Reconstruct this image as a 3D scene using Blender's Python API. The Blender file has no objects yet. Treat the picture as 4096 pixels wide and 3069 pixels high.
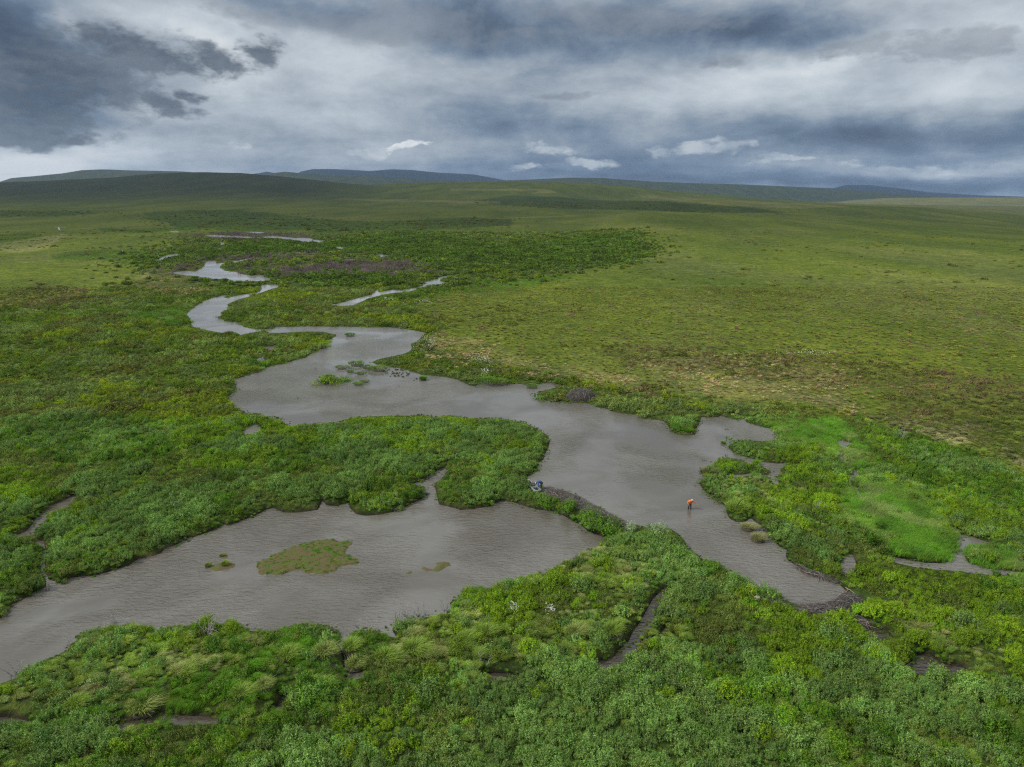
import bpy, bmesh, math, random
import numpy as np
from mathutils import Vector, Matrix
R = math.radians
rng = np.random.default_rng(7)
random.seed(7)
scn = bpy.context.scene
COL = scn.collection

# ------------------------------------------------------------------ camera
CAM_H = 38.0
PITCH = R(14.86)
FPX, CX, CY = 2843.0, 2048.0, 1534.5          # focal length and centre in photo pixels
cam = bpy.data.cameras.new("camera"); cam_o = bpy.data.objects.new("camera", cam); COL.objects.link(cam_o)
cam_o.location = (0, 0, CAM_H); cam_o.rotation_euler = (math.pi/2 - PITCH, 0, 0)
cam.sensor_width = 36.0; cam.lens = 36.0*FPX/4096.0
cam.clip_start = 0.5; cam.clip_end = 60000
scn.camera = cam_o

# ------------------------------------------------------------------ light
SUN_AZ, SUN_EL = R(-104), R(44)                # azimuth from +Y, clockwise
SUN_STR, SUN_ANG = 3.0, 5
sun = bpy.data.lights.new("sun", 'SUN'); sun_o = bpy.data.objects.new("sun", sun); COL.objects.link(sun_o)
sun.energy = SUN_STR; sun.angle = R(SUN_ANG); sun.color = (1.0, 0.955, 0.88)
sd_ = Vector((math.sin(SUN_AZ)*math.cos(SUN_EL), math.cos(SUN_AZ)*math.cos(SUN_EL), math.sin(SUN_EL)))
sun_o.rotation_euler = sd_.to_track_quat('Z', 'Y').to_euler()
vs = scn.view_settings
vs.view_transform = 'Standard'; vs.look = 'None'; vs.gamma = 1; vs.use_curve_mapping = False
vs.exposure = 0.0
scn.cycles.use_denoising = False; scn.cycles.filter_width = 1.25
scn.cycles.sample_clamp_direct = 2.5; scn.cycles.sample_clamp_indirect = 3.0; scn.cycles.max_bounces = 6; scn.cycles.diffuse_bounces = 3; scn.cycles.glossy_bounces = 3
scn.cycles.transmission_bounces = 2; scn.cycles.transparent_max_bounces = 8; scn.cycles.volume_bounces = 0

# ------------------------------------------------------------------ projection maths
cp, sp = math.cos(PITCH), math.sin(PITCH)
def proj(X, Y, Z):
    dz = Z - CAM_H
    dep = Y*cp - dz*sp
    return CX + FPX*X/dep, CY - FPX*(Y*sp + dz*cp)/dep
def unproj(px, py, z=0.0):
    px = np.asarray(px, float); py = np.asarray(py, float)
    t = (CY-py)/FPX; dz = z - CAM_H
    Y = dz*(cp + t*sp)/(t*cp - sp)
    dep = Y*cp - dz*sp
    return (px-CX)/FPX*dep, Y
def P(px, py, z=0.0):
    X, Y = unproj(px, py, z); return Vector((float(X), float(Y), z))
def sdir(px, py):                              # photo pixel -> (azimuth, elevation)
    a = (px-CX)/FPX; t = (CY-py)/FPX
    v = (a, cp + t*sp, -sp + t*cp)
    return math.atan2(v[0], v[1]), math.asin(v[2]/math.sqrt(sum(c*c for c in v)))
def z_at(py, Y):                               # height that shows at photo row py when Y metres ahead
    t = (CY-np.asarray(py, float))/FPX
    return CAM_H + Y*(t*cp - sp)/(cp + t*sp)

# ------------------------------------------------------------------ numpy noise
def _h(ix, iy, s):
    n = (ix.astype(np.int64)*374761393 + iy.astype(np.int64)*668265263 + s*1442695041) & 0xffffffff
    n = ((n ^ (n >> 13))*1274126177) & 0xffffffff
    n = ((n ^ (n >> 16))*2246822519) & 0xffffffff
    return ((n ^ (n >> 15)) & 0xffffff)/float(0xffffff)
def vnoise(x, y, s=0):
    x0 = np.floor(x); y0 = np.floor(y); fx = x-x0; fy = y-y0
    fx = fx*fx*(3-2*fx); fy = fy*fy*(3-2*fy)
    a = _h(x0, y0, s); b = _h(x0+1, y0, s); c = _h(x0, y0+1, s); d = _h(x0+1, y0+1, s)
    return (a*(1-fx)+b*fx)*(1-fy) + (c*(1-fx)+d*fx)*fy
def fbm(x, y, scale, o=4, s=0):
    x = np.asarray(x, float)/scale; y = np.asarray(y, float)/scale; r = 0; a = .5; t = 0
    for k in range(o):
        r = r + a*vnoise(x+17.3*k, y-9.1*k, s+k); t += a; a *= .5; x = x*2.03; y = y*2.03
    return r/t
def cells(x, y, size, seed=0):
    """jittered cells: distance to border (0..1), centre of the own cell, random number per cell"""
    gx = np.floor(x/size); gy = np.floor(y/size); f1 = np.full(x.shape, 1e9); f2 = f1.copy(); cx = x.copy(); cy = y.copy(); rr = x*0
    for i in (-1, 0, 1):
        for j in (-1, 0, 1):
            px = (gx+i+.1+.8*_h(gx+i, gy+j, seed))*size; py = (gy+j+.1+.8*_h(gx+i, gy+j, seed+7))*size
            d = np.hypot(px-x, py-y)*(.75+.5*_h(gx+i, gy+j, seed+9)); m = d < f1
            f2 = np.where(m, f1, np.minimum(f2, d)); f1 = np.where(m, d, f1); cx = np.where(m, px, cx); cy = np.where(m, py, cy); rr = np.where(m, _h(gx+i, gy+j, seed+13), rr)
    return np.clip((f2-f1)/size*1.7, 0, 1), cx, cy, rr
def sstep(a, b, x):
    t = np.clip((x-a)/(b-a), 0, 1); return t*t*(3-2*t)

# ------------------------------------------------------------------ world: Nishita sky under moving cloud
world = bpy.data.worlds.new("World"); scn.world = world; world.use_nodes = True
nt = world.node_tree; nt.nodes.clear()
class NB:
    def __init__(s, nt): s.nt = nt
    def n(s, t, **k):
        nd = s.nt.nodes.new(t)
        for a, b in k.items(): setattr(nd, a, b)
        return nd
    def put(s, sock, v):
        if isinstance(v, bpy.types.NodeSocket): s.nt.links.new(v, sock)
        else: sock.default_value = v
    def m(s, op, a, b=0.0, c=0.0, clamp=False):
        nd = s.n('ShaderNodeMath', operation=op, use_clamp=clamp)
        s.put(nd.inputs[0], a); s.put(nd.inputs[1], b); s.put(nd.inputs[2], c); return nd.outputs[0]
    def v(s, op, a, b=(0, 0, 0)):
        nd = s.n('ShaderNodeVectorMath', operation=op)
        s.put(nd.inputs[0], a); s.put(nd.inputs[1], b)
        return nd.outputs['Value'] if op in ('LENGTH', 'DISTANCE', 'DOT_PRODUCT') else nd.outputs[0]
    def xyz(s, x, y, z=0.0):
        nd = s.n('ShaderNodeCombineXYZ')
        for i, q in enumerate((x, y, z)): s.put(nd.inputs[i], q)
        return nd.outputs[0]
    def noise(s, vec, scale, detail=5, rough=.55, dist=0.0, col=False):
        nd = s.n('ShaderNodeTexNoise'); s.put(nd.inputs['Vector'], vec); nd.inputs['Scale'].default_value = scale
        nd.inputs['Detail'].default_value = detail; nd.inputs['Roughness'].default_value = rough
        nd.inputs['Distortion'].default_value = dist
        return nd.outputs['Color' if col else 'Fac']
    def sm(s, x, a, b, lo=0.0, hi=1.0):
        nd = s.n('ShaderNodeMapRange', interpolation_type='SMOOTHSTEP')
        s.put(nd.inputs[0], x)
        for i, q in enumerate((a, b, lo, hi)): s.put(nd.inputs[1+i], q)
        return nd.outputs[0]
    def mix(s, f, a, b, mode='MIX'):
        nd = s.n('ShaderNodeMix', data_type='RGBA', blend_type=mode)
        s.put(nd.inputs[0], f); s.put(nd.inputs[6], a); s.put(nd.inputs[7], b); return nd.outputs[2]
    def ramp(s, f, pts):
        nd = s.n('ShaderNodeValToRGB'); s.put(nd.inputs[0], f); e = nd.color_ramp.elements
        while len(e) < len(pts): e.new(.5)
        for i, (p, c) in enumerate(pts): e[i].position = p; e[i].color = (*c, 1)
        return nd.outputs[0]
def c4(r, g, b): return (r, g, b, 1)
W = NB(nt)
tc = W.n('ShaderNodeTexCoord').outputs['Generated']
dirv = W.v('NORMALIZE', tc)
sx = W.n('ShaderNodeSeparateXYZ'); W.put(sx.inputs[0], dirv); dx, dy, dz = sx.outputs
az = W.m('ARCTAN2', dx, dy); el = W.m('ARCSINE', dz)
# coordinates that squash toward the horizon like a cloud deck seen from below
den = W.m('ADD', W.m('MAXIMUM', dz, 0.0), 0.09)
deck = W.xyz(W.m('DIVIDE', dx, den), W.m('DIVIDE', dy, den), 0)
flat = W.xyz(az, W.m('MULTIPLY', el, 1.9), 0)
n1 = W.noise(deck, 0.75, 7, .58, .25)
n2 = W.noise(W.v('ADD', flat, (3.1, 1.7, 0)), 7.0, 7, .6, .35)
n4 = W.noise(W.v('ADD', flat, (2.1, 9.7, 0)), 60.0, 4, .65, .3)
n3 = W.noise(W.v('ADD', flat, (8.1, 4.7, 0)), 22.0, 5, .6, .2)
warp = W.noise(flat, 5.0, 5, .6, 0, True)
wv = W.v('MULTIPLY', W.v('SUBTRACT', warp, (.5, .5, .5)), (.16, .075, 0))
uv = W.v('ADD', W.xyz(az, el, 0), wv)
L = W.m('ADD', W.sm(el, 0.0, 0.55, .385, .485), W.m('MULTIPLY', W.m('SUBTRACT', n1, .5), .36))
L = W.m('ADD', L, W.m('MULTIPLY', W.m('SUBTRACT', n2, .5), .52))
L = W.m('ADD', L, W.m('MULTIPLY', W.m('SUBTRACT', n3, .5), .20))
def blob(px, py, rx, ry, rot=0.0, a=0.0, b=1.0):
    """soft ellipse on the sky round a direction; rot in degrees"""
    u, e = sdir(px, py)
    q = W.v('SUBTRACT', uv, (u, e, 0))
    mp = W.n('ShaderNodeMapping', vector_type='TEXTURE'); W.put(mp.inputs[0], q)
    mp.inputs['Rotation'].default_value = (0, 0, R(rot)); mp.inputs['Scale'].default_value = (rx/FPX, ry/FPX, 1)
    return W.sm(W.v('LENGTH', mp.outputs[0]), b, a)
SOFT = [ (330, 120, 120, 110, 20, .20), (900, 190, 200, 60, -25, .18), (520, 450, 260, 60, 0, .16), (930, 330, 160, 110, 0, .10), # px, py, rx, ry, rot, amount
 (150, 330, 620, 300, 0, -.22), (60, 60, 500, 220, 0, -.12), (760, 90, 330, 90, -8, .16), (1250, 330, 800, 330, 0, .12),
 (1900, 120, 1300, 150, -4, -.26), (3000, 90, 900, 110, -5, -.26), (3000, 330, 900, 150, 8, .20), (3750, 420, 600, 170, 0, .12),
 (3500, 535, 1000, 115, -2, -.34), (2500, 650, 800, 120, 0, -.30), (3500, 735, 1200, 60, 0, -.34), (2000, 500, 700, 90, 0, -.12), (2300, 715, 900, 45, 0, -.16), (60, 200, 260, 260, 0, -.10), (1750, 680, 500, 70, 0, -.12),
 (150, 630, 520, 130, 6, .50), (850, 590, 600, 80, 0, .06), (1250, 480, 420, 60, 0, .05), (3900, 650, 600, 35, 2, .12),
 (2250, 480, 500, 90, -4, -.06), (3300, 250, 500, 40, 6, .12), (2100, 620, 350, 50, 0, .05), (3950, 160, 300, 300, 0, .12)]
for px, py, rx, ry, ro, am in SOFT:
    L = W.m('ADD', L, W.m('MULTIPLY', blob(px, py, rx, ry, ro), am))
cl = W.ramp(L, [(0.0, (.055, .075, .115)), (.14, (.105, .150, .220)), (.27, (.205, .265, .345)), (.40, (.365, .415, .47)),
                (.56, (.55, .61, .66)), (.80, (.82, .85, .86))])
# crisp cumulus pieces: dark ragged ones on the left, small bright ones above the horizon
edge = W.m('MULTIPLY', W.m('SUBTRACT', n2, .5), 2.0)
edge = W.m('ADD', edge, W.m('MULTIPLY', W.m('SUBTRACT', n3, .5), 1.7))
edge = W.m('ADD', edge, W.m('MULTIPLY', W.m('SUBTRACT', n4, .5), .8))
def crisp(lst, col, op, lo_=.24, hi_=.98):
    global cl
    acc = None
    for px, py, rx, ry, ro in lst:
        bl = blob(px, py, rx, ry, ro, 0.0, 1.25)
        acc = bl if acc is None else W.m('MAXIMUM', acc, bl)
    k = W.sm(W.m('ADD', acc, W.m('MULTIPLY', edge, W.sm(acc, .02, .3))), lo_, hi_, 0, op)
    cl = W.mix(k, cl, col)
dk = W.mix(W.sm(W.m('ADD', W.m('MULTIPLY', n2, .6), W.m('MULTIPLY', n3, .4)), .36, .62), c4(.045, .060, .088), c4(.150, .178, .215))
crisp([(560, 210, 300, 130, -6), (700, 240, 250, 90, -8), (150, 400, 480, 140, 4), (250, 300, 330, 170, 0), (1040, 220, 100, 85, 0), (520, 180, 190, 110, 0), (880, 250, 160, 70, -14),
       (640, 420, 170, 50, 0), (60, 500, 260, 60, 0), (230, 515, 130, 32, 0), (780, 395, 70, 30, 0)], dk, .95)
gk = W.mix(W.sm(n2, .3, .7), c4(.15, .175, .21), c4(.27, .30, .345))
crisp([(2880, 250, 120, 45, 0), (2780, 268, 70, 30, 0), (3500, 190, 330, 50, -6), (3800, 200, 260, 70, 0), (2250, 390, 200, 26, 0),
       (1600, 95, 900, 80, -3), (2500, 70, 700, 90, -3)], gk, .6)
wk = W.mix(W.sm(n3, .35, .65), c4(.40, .46, .52), c4(.66, .70, .72))
crisp([(2180, 590, 130, 34, 0), (2340, 640, 110, 30, 0), (2640, 590, 70, 20, 0), (2780, 590, 90, 24, 0), (2920, 600, 110, 20, 0),
       (3700, 645, 420, 18, 0), (1000, 575, 60, 18, 0), (1530, 600, 100, 24, 0), (2080, 660, 130, 20, 0), (3150, 650, 160, 14, 0)], wk, .75, .22, .95)
crisp([(1685, 588, 50, 26, 0), (1650, 598, 55, 16, 0)], W.mix(W.sm(n4, .35, .65), c4(.62, .67, .71), c4(.90, .91, .90)), .9, .3, .85)
crisp([(60, 700, 130, 24, 0), (90, 640, 160, 30, 0)], c4(.84, .87, .87), .8)
# brighter deck overhead (outside the picture) as under any overcast sky
cl = W.mix(W.sm(el, .42, .95), cl, c4(1.0, 1.02, 1.04))
cl = W.mix(W.sm(el, -.02, -.10), cl, c4(.05, .07, .03))
sky = W.n('ShaderNodeTexSky', sky_type='NISHITA', sun_disc=False, sun_elevation=SUN_EL, sun_rotation=SUN_AZ)
b_sky = W.n('ShaderNodeBackground'); W.put(b_sky.inputs[0], sky.outputs[0]); b_sky.inputs[1].default_value = 0.07
b_cl = W.n('ShaderNodeBackground'); W.put(b_cl.inputs[0], cl); b_cl.inputs[1].default_value = 1.0
mx = W.n('ShaderNodeMixShader'); mx.inputs[0].default_value = .93
W.nt.links.new(b_sky.outputs[0], mx.inputs[1]); W.nt.links.new(b_cl.outputs[0], mx.inputs[2])
W.nt.links.new(mx.outputs[0], W.n('ShaderNodeOutputWorld').inputs[0])
world.cycles.sampling_method = 'MANUAL'; world.cycles.sample_map_resolution = 512

# ------------------------------------------------------------------ object helpers
def link(name, me, mat=None, parent=None):
    o = bpy.data.objects.new(name, me); COL.objects.link(o)
    if mat is not None and me is not None and not me.materials: me.materials.append(mat)
    if parent is not None: o.parent = parent
    return o
def tag(o, label=None, cat=None, group=None, kind=None):
    if label: o['label'] = label
    if cat: o['category'] = cat
    if group: o['group'] = group
    if kind: o['kind'] = kind
    return o
def empty(name, loc, rz=0.0, **k):
    o = bpy.data.objects.new(name, None); COL.objects.link(o); o.location = loc; o.rotation_euler = (0, 0, rz)
    o.empty_display_size = .2
    return tag(o, **k)
def mesh_np(name, V, F, smooth=False, colors=None, cname='lc'):
    V = np.asarray(V, np.float32); me = bpy.data.meshes.new(name)
    F = np.asarray(F, np.int32); k = F.shape[1]
    me.vertices.add(len(V)); me.vertices.foreach_set('co', V.ravel())
    me.loops.add(F.size); me.loops.foreach_set('vertex_index', F.ravel())
    me.polygons.add(len(F)); me.polygons.foreach_set('loop_start', np.arange(0, F.size, k, dtype=np.int32))
    me.polygons.foreach_set('loop_total', np.full(len(F), k, np.int32))
    me.polygons.foreach_set('use_smooth', np.full(len(F), smooth))
    if colors is not None:
        a = me.color_attributes.new(cname, 'FLOAT_COLOR', 'POINT')
        C = np.ones((len(V), 4), np.float32); C[:, :3] = colors; a.data.foreach_set('color', C.ravel())
    me.update(calc_edges=True); return me
def tubes(paths, sides=5):
    """paths: list of (points Nx3, radii N) -> V,F arrays (quads)"""
    V = []; F = []; b = 0
    for pts, rad in paths:
        pts = np.asarray(pts, float); n = len(pts)
        T = np.gradient(pts, axis=0); T /= np.linalg.norm(T, axis=1)[:, None]+1e-9
        up = np.array([0, 0, 1.]) if abs(T[:, 2]).mean() < .8 else np.array([1., 0, 0])
        A = np.cross(T, up); A /= np.linalg.norm(A, axis=1)[:, None]+1e-9; B = np.cross(T, A)
        for i in range(n):
            for k in range(sides):
                a = 2*math.pi*k/sides
                V.append(pts[i] + rad[i]*(math.cos(a)*A[i] + math.sin(a)*B[i]))
        for i in range(n-1):
            for k in range(sides):
                k2 = (k+1) % sides
                F.append((b+i*sides+k, b+i*sides+k2, b+(i+1)*sides+k2, b+(i+1)*sides+k))
        V.append(pts[0]); V.append(pts[-1]); c0 = b+n*sides
        for k in range(sides):
            k2 = (k+1) % sides
            F.append((c0, b+k2, b+k, c0)); e = b+(n-1)*sides
            F.append((c0+1, e+k, e+k2, c0+1))
        b += n*sides+2
    return np.array(V), F
def mesh_pl(name, V, F, smooth=True):
    me = bpy.data.meshes.new(name)
    F = [tuple(dict.fromkeys(f)) for f in F]
    me.from_pydata([tuple(v) for v in V], [], F); me.update()
    if smooth: me.polygons.foreach_set('use_smooth', [True]*len(me.polygons))
    return me
def mat(name, col=(.5, .5, .5), rough=.6, **k):
    m = bpy.data.materials.new(name); m.use_nodes = True
    b = m.node_tree.nodes['Principled BSDF']; b.inputs['Base Color'].default_value = c4(*col)
    b.inputs['Roughness'].default_value = rough
    for a, v in k.items(): b.inputs[a.replace('_', ' ')].default_value = v
    return m
def noisy(name, c1, c2, scale=8, rough=.7, bump=.0, detail=5, lo=.35, hi=.65, **k):
    m = mat(name, c1, rough, **k); N = NB(m.node_tree); b = m.node_tree.nodes['Principled BSDF']
    co = N.n('ShaderNodeTexCoord').outputs['Object']
    f = N.noise(co, scale, detail, .6)
    N.put(b.inputs['Base Color'], N.mix(N.sm(f, lo, hi), c4(*c1), c4(*c2)))
    if bump:
        bp = N.n('ShaderNodeBump'); bp.inputs['Strength'].default_value = bump; bp.inputs['Distance'].default_value = .05
        N.put(bp.inputs['Height'], f); N.put(b.inputs['Normal'], bp.outputs[0])
    return m
# ------------------------------------------------------------------ shorelines, traced as outlines on the ground
def Z(ox, oy, s, pts, lvl=0.0):
    """outline points (x y x y ...) read in an enlargement with origin ox,oy and scale s"""
    a = np.array(pts, float).reshape(-1, 2); a = a*s + np.array([ox, oy]); return a
Z3 = (500, 800, .6329); Z4 = (800, 1200, .7233); Z5 = (2000, 1400, .6329); Z6 = (2696, 1500, .6638)
Z7 = (0, 1900, .7056); Z8 = (1300, 2000, .6452); Z9 = (2696, 2100, .6329); FF = (0, 0, 1.8525)
ZC = (0, 0, .9259); ZA = (0, 900, .4973); ZB = (1800, 750, .5425); FL = (0, 0, 1.0)
cat = np.concatenate
river = cat([
 Z(*Z3, [985,547,930,535,860,540,868,558,845,582,800,590,740,600,690,611,650,622,628,618,640,603,590,610,545,625,500,640,450,668,412,695,385,722,400,745,420,775,410,795,
  450,802,500,815,560,830,620,840,660,828,700,838,735,853,790,838,830,832,880,825,920,838,980,840,1060,836,1120,832,1200,832,1260,835,1330,852,1330,865,1300,885,1280,900,
  1290,925,1245,940,1220,965,1165,975,1150,995,1080,1010,1010,1030,950,1045,890,1062,840,1090,790,1105,730,1125]),
 Z(*Z4, [180,440,210,475,195,510,150,545,190,580,200,605,250,615,255,628,340,632,390,650,430,660,470,672,480,698,520,700,560,688,620,690,680,682,740,680,800,668,830,652,
  900,645,960,642,1050,640,1150,642,1220,636,1290,648,1370,637,1440,648,1540,655,1610,655,1700,660,1770,672,1820,690,1860,712,1910,745,1930,775,1925,810,1905,850,1900,880,
  1870,905,1870,940,1840,960,1800,985]),
 Z(*Z5, [165,812,200,835,260,858,320,880,400,893,450,912,480,940,520,970,560,990,620,1010,660,1045,720,1075,790,1095,800,1112,870,1108,910,1120,1000,1118,1060,1128,1120,1170,1145,1210,1150,1260]),
 Z(*Z9, [45,90,60,140,130,180,170,225,240,225,290,250,320,300,345,320,420,320,450,345,465,375,520,395,570,400,640,425,690,455,705,480,760,500,830,515,900,528,980,525,1050,505,
  1110,470,1130,440,1095,410,1060,375,1000,355,940,340,880,310,820,280,760,250,710,215,700,180,700,150,650,130,620,90,580,40]),
 Z(*Z6, [533,913,500,895,470,870,460,850,425,882,370,880,330,860,315,820,320,790,270,765,230,735,200,710,170,690,150,660,160,630,215,620,300,618,330,625,440,608,555,612,
  575,620,590,650,630,670,620,630,620,600,660,590,655,560,740,548,640,532,560,530,500,520,470,505,420,490,360,470,345,450,320,430,370,400,450,395,540,405,620,390,610,350,
  590,325,520,310,440,285,440,262,480,255,400,260,380,268,330,258,280,245,270,255,200,255,160,255,150,290,130,330,125,360,60,365,20,355,0,345]),
 Z(*Z5, [1070,505,1060,480,1020,450,960,440,900,435,850,415,780,400,700,390,650,370,610,365,590,345,530,340,440,335,380,330,300,325,240,310,222,285,250,265,300,255,380,232,
  330,210,240,218,150,222,100,215,40,215]),
 Z(*Z4, [1640,468,1700,472,1700,452,1640,440,1550,440,1530,480,1490,470,1430,440,1360,425,1280,418,1230,415,1180,400,1120,380,1050,370,990,360,960,345,1000,325,1080,310,
  1140,295,1170,280,1180,262,1165,245,1200,225,1230,200,1245,180,1200,172,1130,160,1040,152,950,155,850,150,760,148,680,150,600,148,500,150,420,148,400,160,310,160,240,150,
  215,125,150,122]),
 Z(*Z3, [594,752,610,715,640,690,660,680,640,670,645,655,690,640,740,624,800,607,850,590,880,580,930,562])])
LOW, LOWEST = -0.30, -0.35
WATER = [(river, 0.0),
 (Z(*Z3, [280,460,340,455,390,450,440,455,470,440,500,420,520,390,570,385,600,400,660,395,730,380,800,365,810,368,760,380,700,395,640,400,610,410,600,430,640,450,700,455,735,470,
   800,480,860,475,900,490,940,500,900,510,830,512,760,512,690,515,640,500,560,498,500,490,440,480,380,475,320,465]), 0),
 (Z(*Z3, [500,225,560,222,640,225,740,232,850,235,920,230,1000,232,1060,240,1130,238,1200,250,1280,260,1230,268,1160,266,1080,255,1000,245,900,238,760,239,640,236,540,233]), 0),
 (Z(*Z3, [765,205,820,202,900,207,830,212]), 0), (Z(*Z3, [1325,297,1370,298,1395,310,1340,308]), 0),
 (Z(*Z3, [1590,345,1640,345,1665,355,1610,362]), 0), (Z(*Z3, [1390,377,1440,373,1450,382,1400,385]), 0),
 (Z(*Z3, [190,382,230,363,270,350,330,342,370,340,420,334,370,346,320,352,270,364,245,376,205,390]), 0),
 (Z(*Z3, [545,310,580,302,620,308,600,315]), 0), (Z(*Z3, [590,265,620,268,625,285,600,288,610,275]), 0),
 (Z(*Z3, [290,197,330,198,345,204,305,204]), 0),
 (Z(*Z3, [1290,662,1350,655,1410,640,1480,620,1530,608,1560,600,1580,575,1600,565,1600,583,1640,578,1690,570,1740,573,1790,565,1860,555,1880,540,1900,520,1950,505,2000,485,2040,478,
   2090,485,2040,491,2000,496,1990,515,2040,528,1990,532,1930,537,1880,552,1820,573,1780,581,1700,586,1640,596,1600,606,1540,621,1500,640,1440,665,1390,670,1330,668]), 0),
 (Z(*Z3, [880,930,920,920,980,920,930,945,890,952]), 0), (Z(*Z3, [826,1010,880,985,893,1020,840,1022]), 0),
 (Z(*Z4, [230,735,300,690,330,700,340,725,270,742]), 0), (Z(*Z4, [390,722,415,724,410,738,385,736]), 0),
 (Z(*Z6, [975,400,1020,396,1065,415,1060,430,1015,442,1000,455,1005,485,1045,520,1085,545,1078,552,1030,525,990,492,986,450,990,430]), 0),
 (Z(*Z6, [1090,560,1115,580,1100,620,1085,660,1110,700,1125,725,1105,722,1075,690,1056,650,1063,610,1083,590]), 0),
 (Z(*Z6, [1700,950,1730,975,1800,985,1870,1010,1915,1025,1850,1022,1800,1032,1752,1060,1738,1100,1762,1140,1850,1155,1950,1175,2050,1190,2109,1200,2500,1250,2500,1270,2109,1215,
   2000,1200,1900,1200,1800,1195,1700,1178,1620,1172,1500,1166,1400,1145,1300,1125,1230,1108,1300,1105,1400,1122,1500,1138,1600,1145,1660,1140,1690,1090,1713,1050,1723,1000]), 0),
 (Z(*Z6, [1030,1100,1060,1085,1080,1120,1087,1160,1072,1192,1028,1192,1023,1140]), 0),
 (Z(*Z9, [1180,640,1230,650,1290,672,1350,685,1365,720,1300,738,1250,730,1205,690]), LOWEST),
 (Z(*Z9, [1505,890,1550,850,1600,830,1650,850,1680,880,1740,910,1830,915,1760,945,1700,965,1640,965,1560,965,1510,940]), LOWEST),
 (Z(*Z8, [2090,560,2125,585,2065,620,2055,680,2045,720,2005,780,1945,880,1905,930,1855,990,1795,1040,1720,1065,1680,1040,1715,1000,1785,980,1815,940,1875,880,1895,830,1945,760,1985,690,2025,620]), LOWEST),
 (cat([Z(*Z7, [0,820,60,760,60,740,130,710,160,690,220,660,262,640,262,600,245,560,235,510,245,450,225,410,185,385,245,372,255,400,270,440,264,500,264,555,285,600,340,620,
   410,590,480,580,560,570,640,545,700,525,750,510,800,475,850,460,900,450,940,430,960,405,1030,385,1070,355,1150,335,1250,300,1270,275,1300,285,1370,255,1450,225,1500,195,
   1540,185,1600,210,1660,210,1720,205,1800,195,1830,140,1850,170,1920,175,1975,152]),
   Z(*Z4, [830,1120,840,1150,870,1180,920,1190,1000,1185,1080,1170,1180,1130,1240,1100,1250,1080,1240,1040,1180,1030,1230,1005,1270,980,1330,935,1360,930,1372,950,1340,1000,
   1310,1020,1325,1080,1330,1130,1400,1145,1450,1160,1520,1155,1600,1140,1680,1105,1740,1115,1800,1135,1870,1155,1950,1165]),
   Z(*Z8, [1470,90,1530,130,1570,150,1620,195,1680,215,1760,240,1700,270,1690,300,1660,325,1560,350,1545,380,1490,390,1430,430,1380,450,1310,465,1200,490,1120,525,1060,550,
   1000,565,920,560,880,590,790,620,760,635,775,660,800,700,790,712,700,712,640,735,560,742,480,765,410,785,405,805,440,860,400,850,340,830,280,810,190,820,150,860,138,920,132,980,135,1040,
   260,1075,250,1110,140,1125,112,1060,110,980,75,910,62,870,50,800,0,780]),
   Z(*Z7, [1750,858,1650,875,1560,905,1450,895,1380,885,1350,855,1290,850,1250,862,1210,845,1150,850,1080,860,1060,870,950,880,890,895,850,880,780,868,750,858,600,890,560,900,440,920,
   440,955,400,978,380,1015,300,1055,230,1075,200,1115,130,1135,90,1165,0,1195]), Z(*FL, [-600,2900,-600,2600])]), LOW),
 (Z(*Z7, [470,95,370,150,290,180,230,230,190,280,150,320,75,350,130,358,180,350,222,295,272,255,302,214,375,193,425,135]), LOW),
 (Z(*Z7, [-40,1375,60,1380,130,1398,140,1425,60,1425,-40,1415]), LOWEST), (Z(*Z7, [870,1362,960,1368,1200,1385,1215,1408,1000,1410,875,1420,740,1438,690,1458,600,1446,650,1420,720,1408,830,1388]), LOWEST),
 (Z(*Z7, [1555,1345,1605,1270,1622,1280,1585,1352]), LOWEST), (Z(*Z8, [1010,1082,1090,1086,1180,1098,1185,1125,1050,1125]), LOWEST),
 (Z(*Z8, [2070,830,2100,800,2110,830,2080,850]), LOWEST)]
ISLES = [Z(*Z6, [160,570,200,550,250,540,260,510,320,495,400,515,450,540,500,530,560,570,580,585,560,600,470,592,400,600,330,602,250,605,190,605,165,595]),
 Z(*Z5, [1560,460,1500,500,1380,480,1340,470]) *0 + 1e6]
ISLES = ISLES[:1]
CAMW = lambda a, z: np.stack(unproj(a[:, 0], a[:, 1], z), 1)
WPOLY = [(CAMW(a, l), l) for a, l in WATER]
IPOLY = [CAMW(a, 0.0) for a in ISLES]

def sdist(X, Y, poly, reach):
    """signed distance (negative inside) of points to one world outline; `reach` beyond its box"""
    out = np.full(X.shape, 99.0); mn = poly.min(0); mx = poly.max(0)
    r = reach + .02*mx[1]
    k = np.nonzero((X > mn[0]-r) & (X < mx[0]+r) & (Y > mn[1]-r) & (Y < mx[1]+r))[0]
    if not len(k): return out
    x = X[k]; y = Y[k]; d2 = np.full(len(k), 1e9); ins = np.zeros(len(k), bool)
    n = len(poly)
    for i in range(n):
        ax, ay = poly[i]; bx, by = poly[(i+1) % n]; ex, ey = bx-ax, by-ay
        t = np.clip(((x-ax)*ex + (y-ay)*ey)/(ex*ex+ey*ey+1e-12), 0, 1)
        d2 = np.minimum(d2, (x-ax-t*ex)**2 + (y-ay-t*ey)**2)
        if ay != by:
            c = (ay > y) != (by > y)
            ins ^= c & (x < (bx-ax)*(y-ay)/(by-ay) + ax)
    d = np.sqrt(d2); out[k] = np.where(ins, -d, d); return out
def area(p): x, y = p[:, 0], p[:, 1]; return abs(np.sum(x*np.roll(y, -1)-y*np.roll(x, -1)))/2
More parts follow.
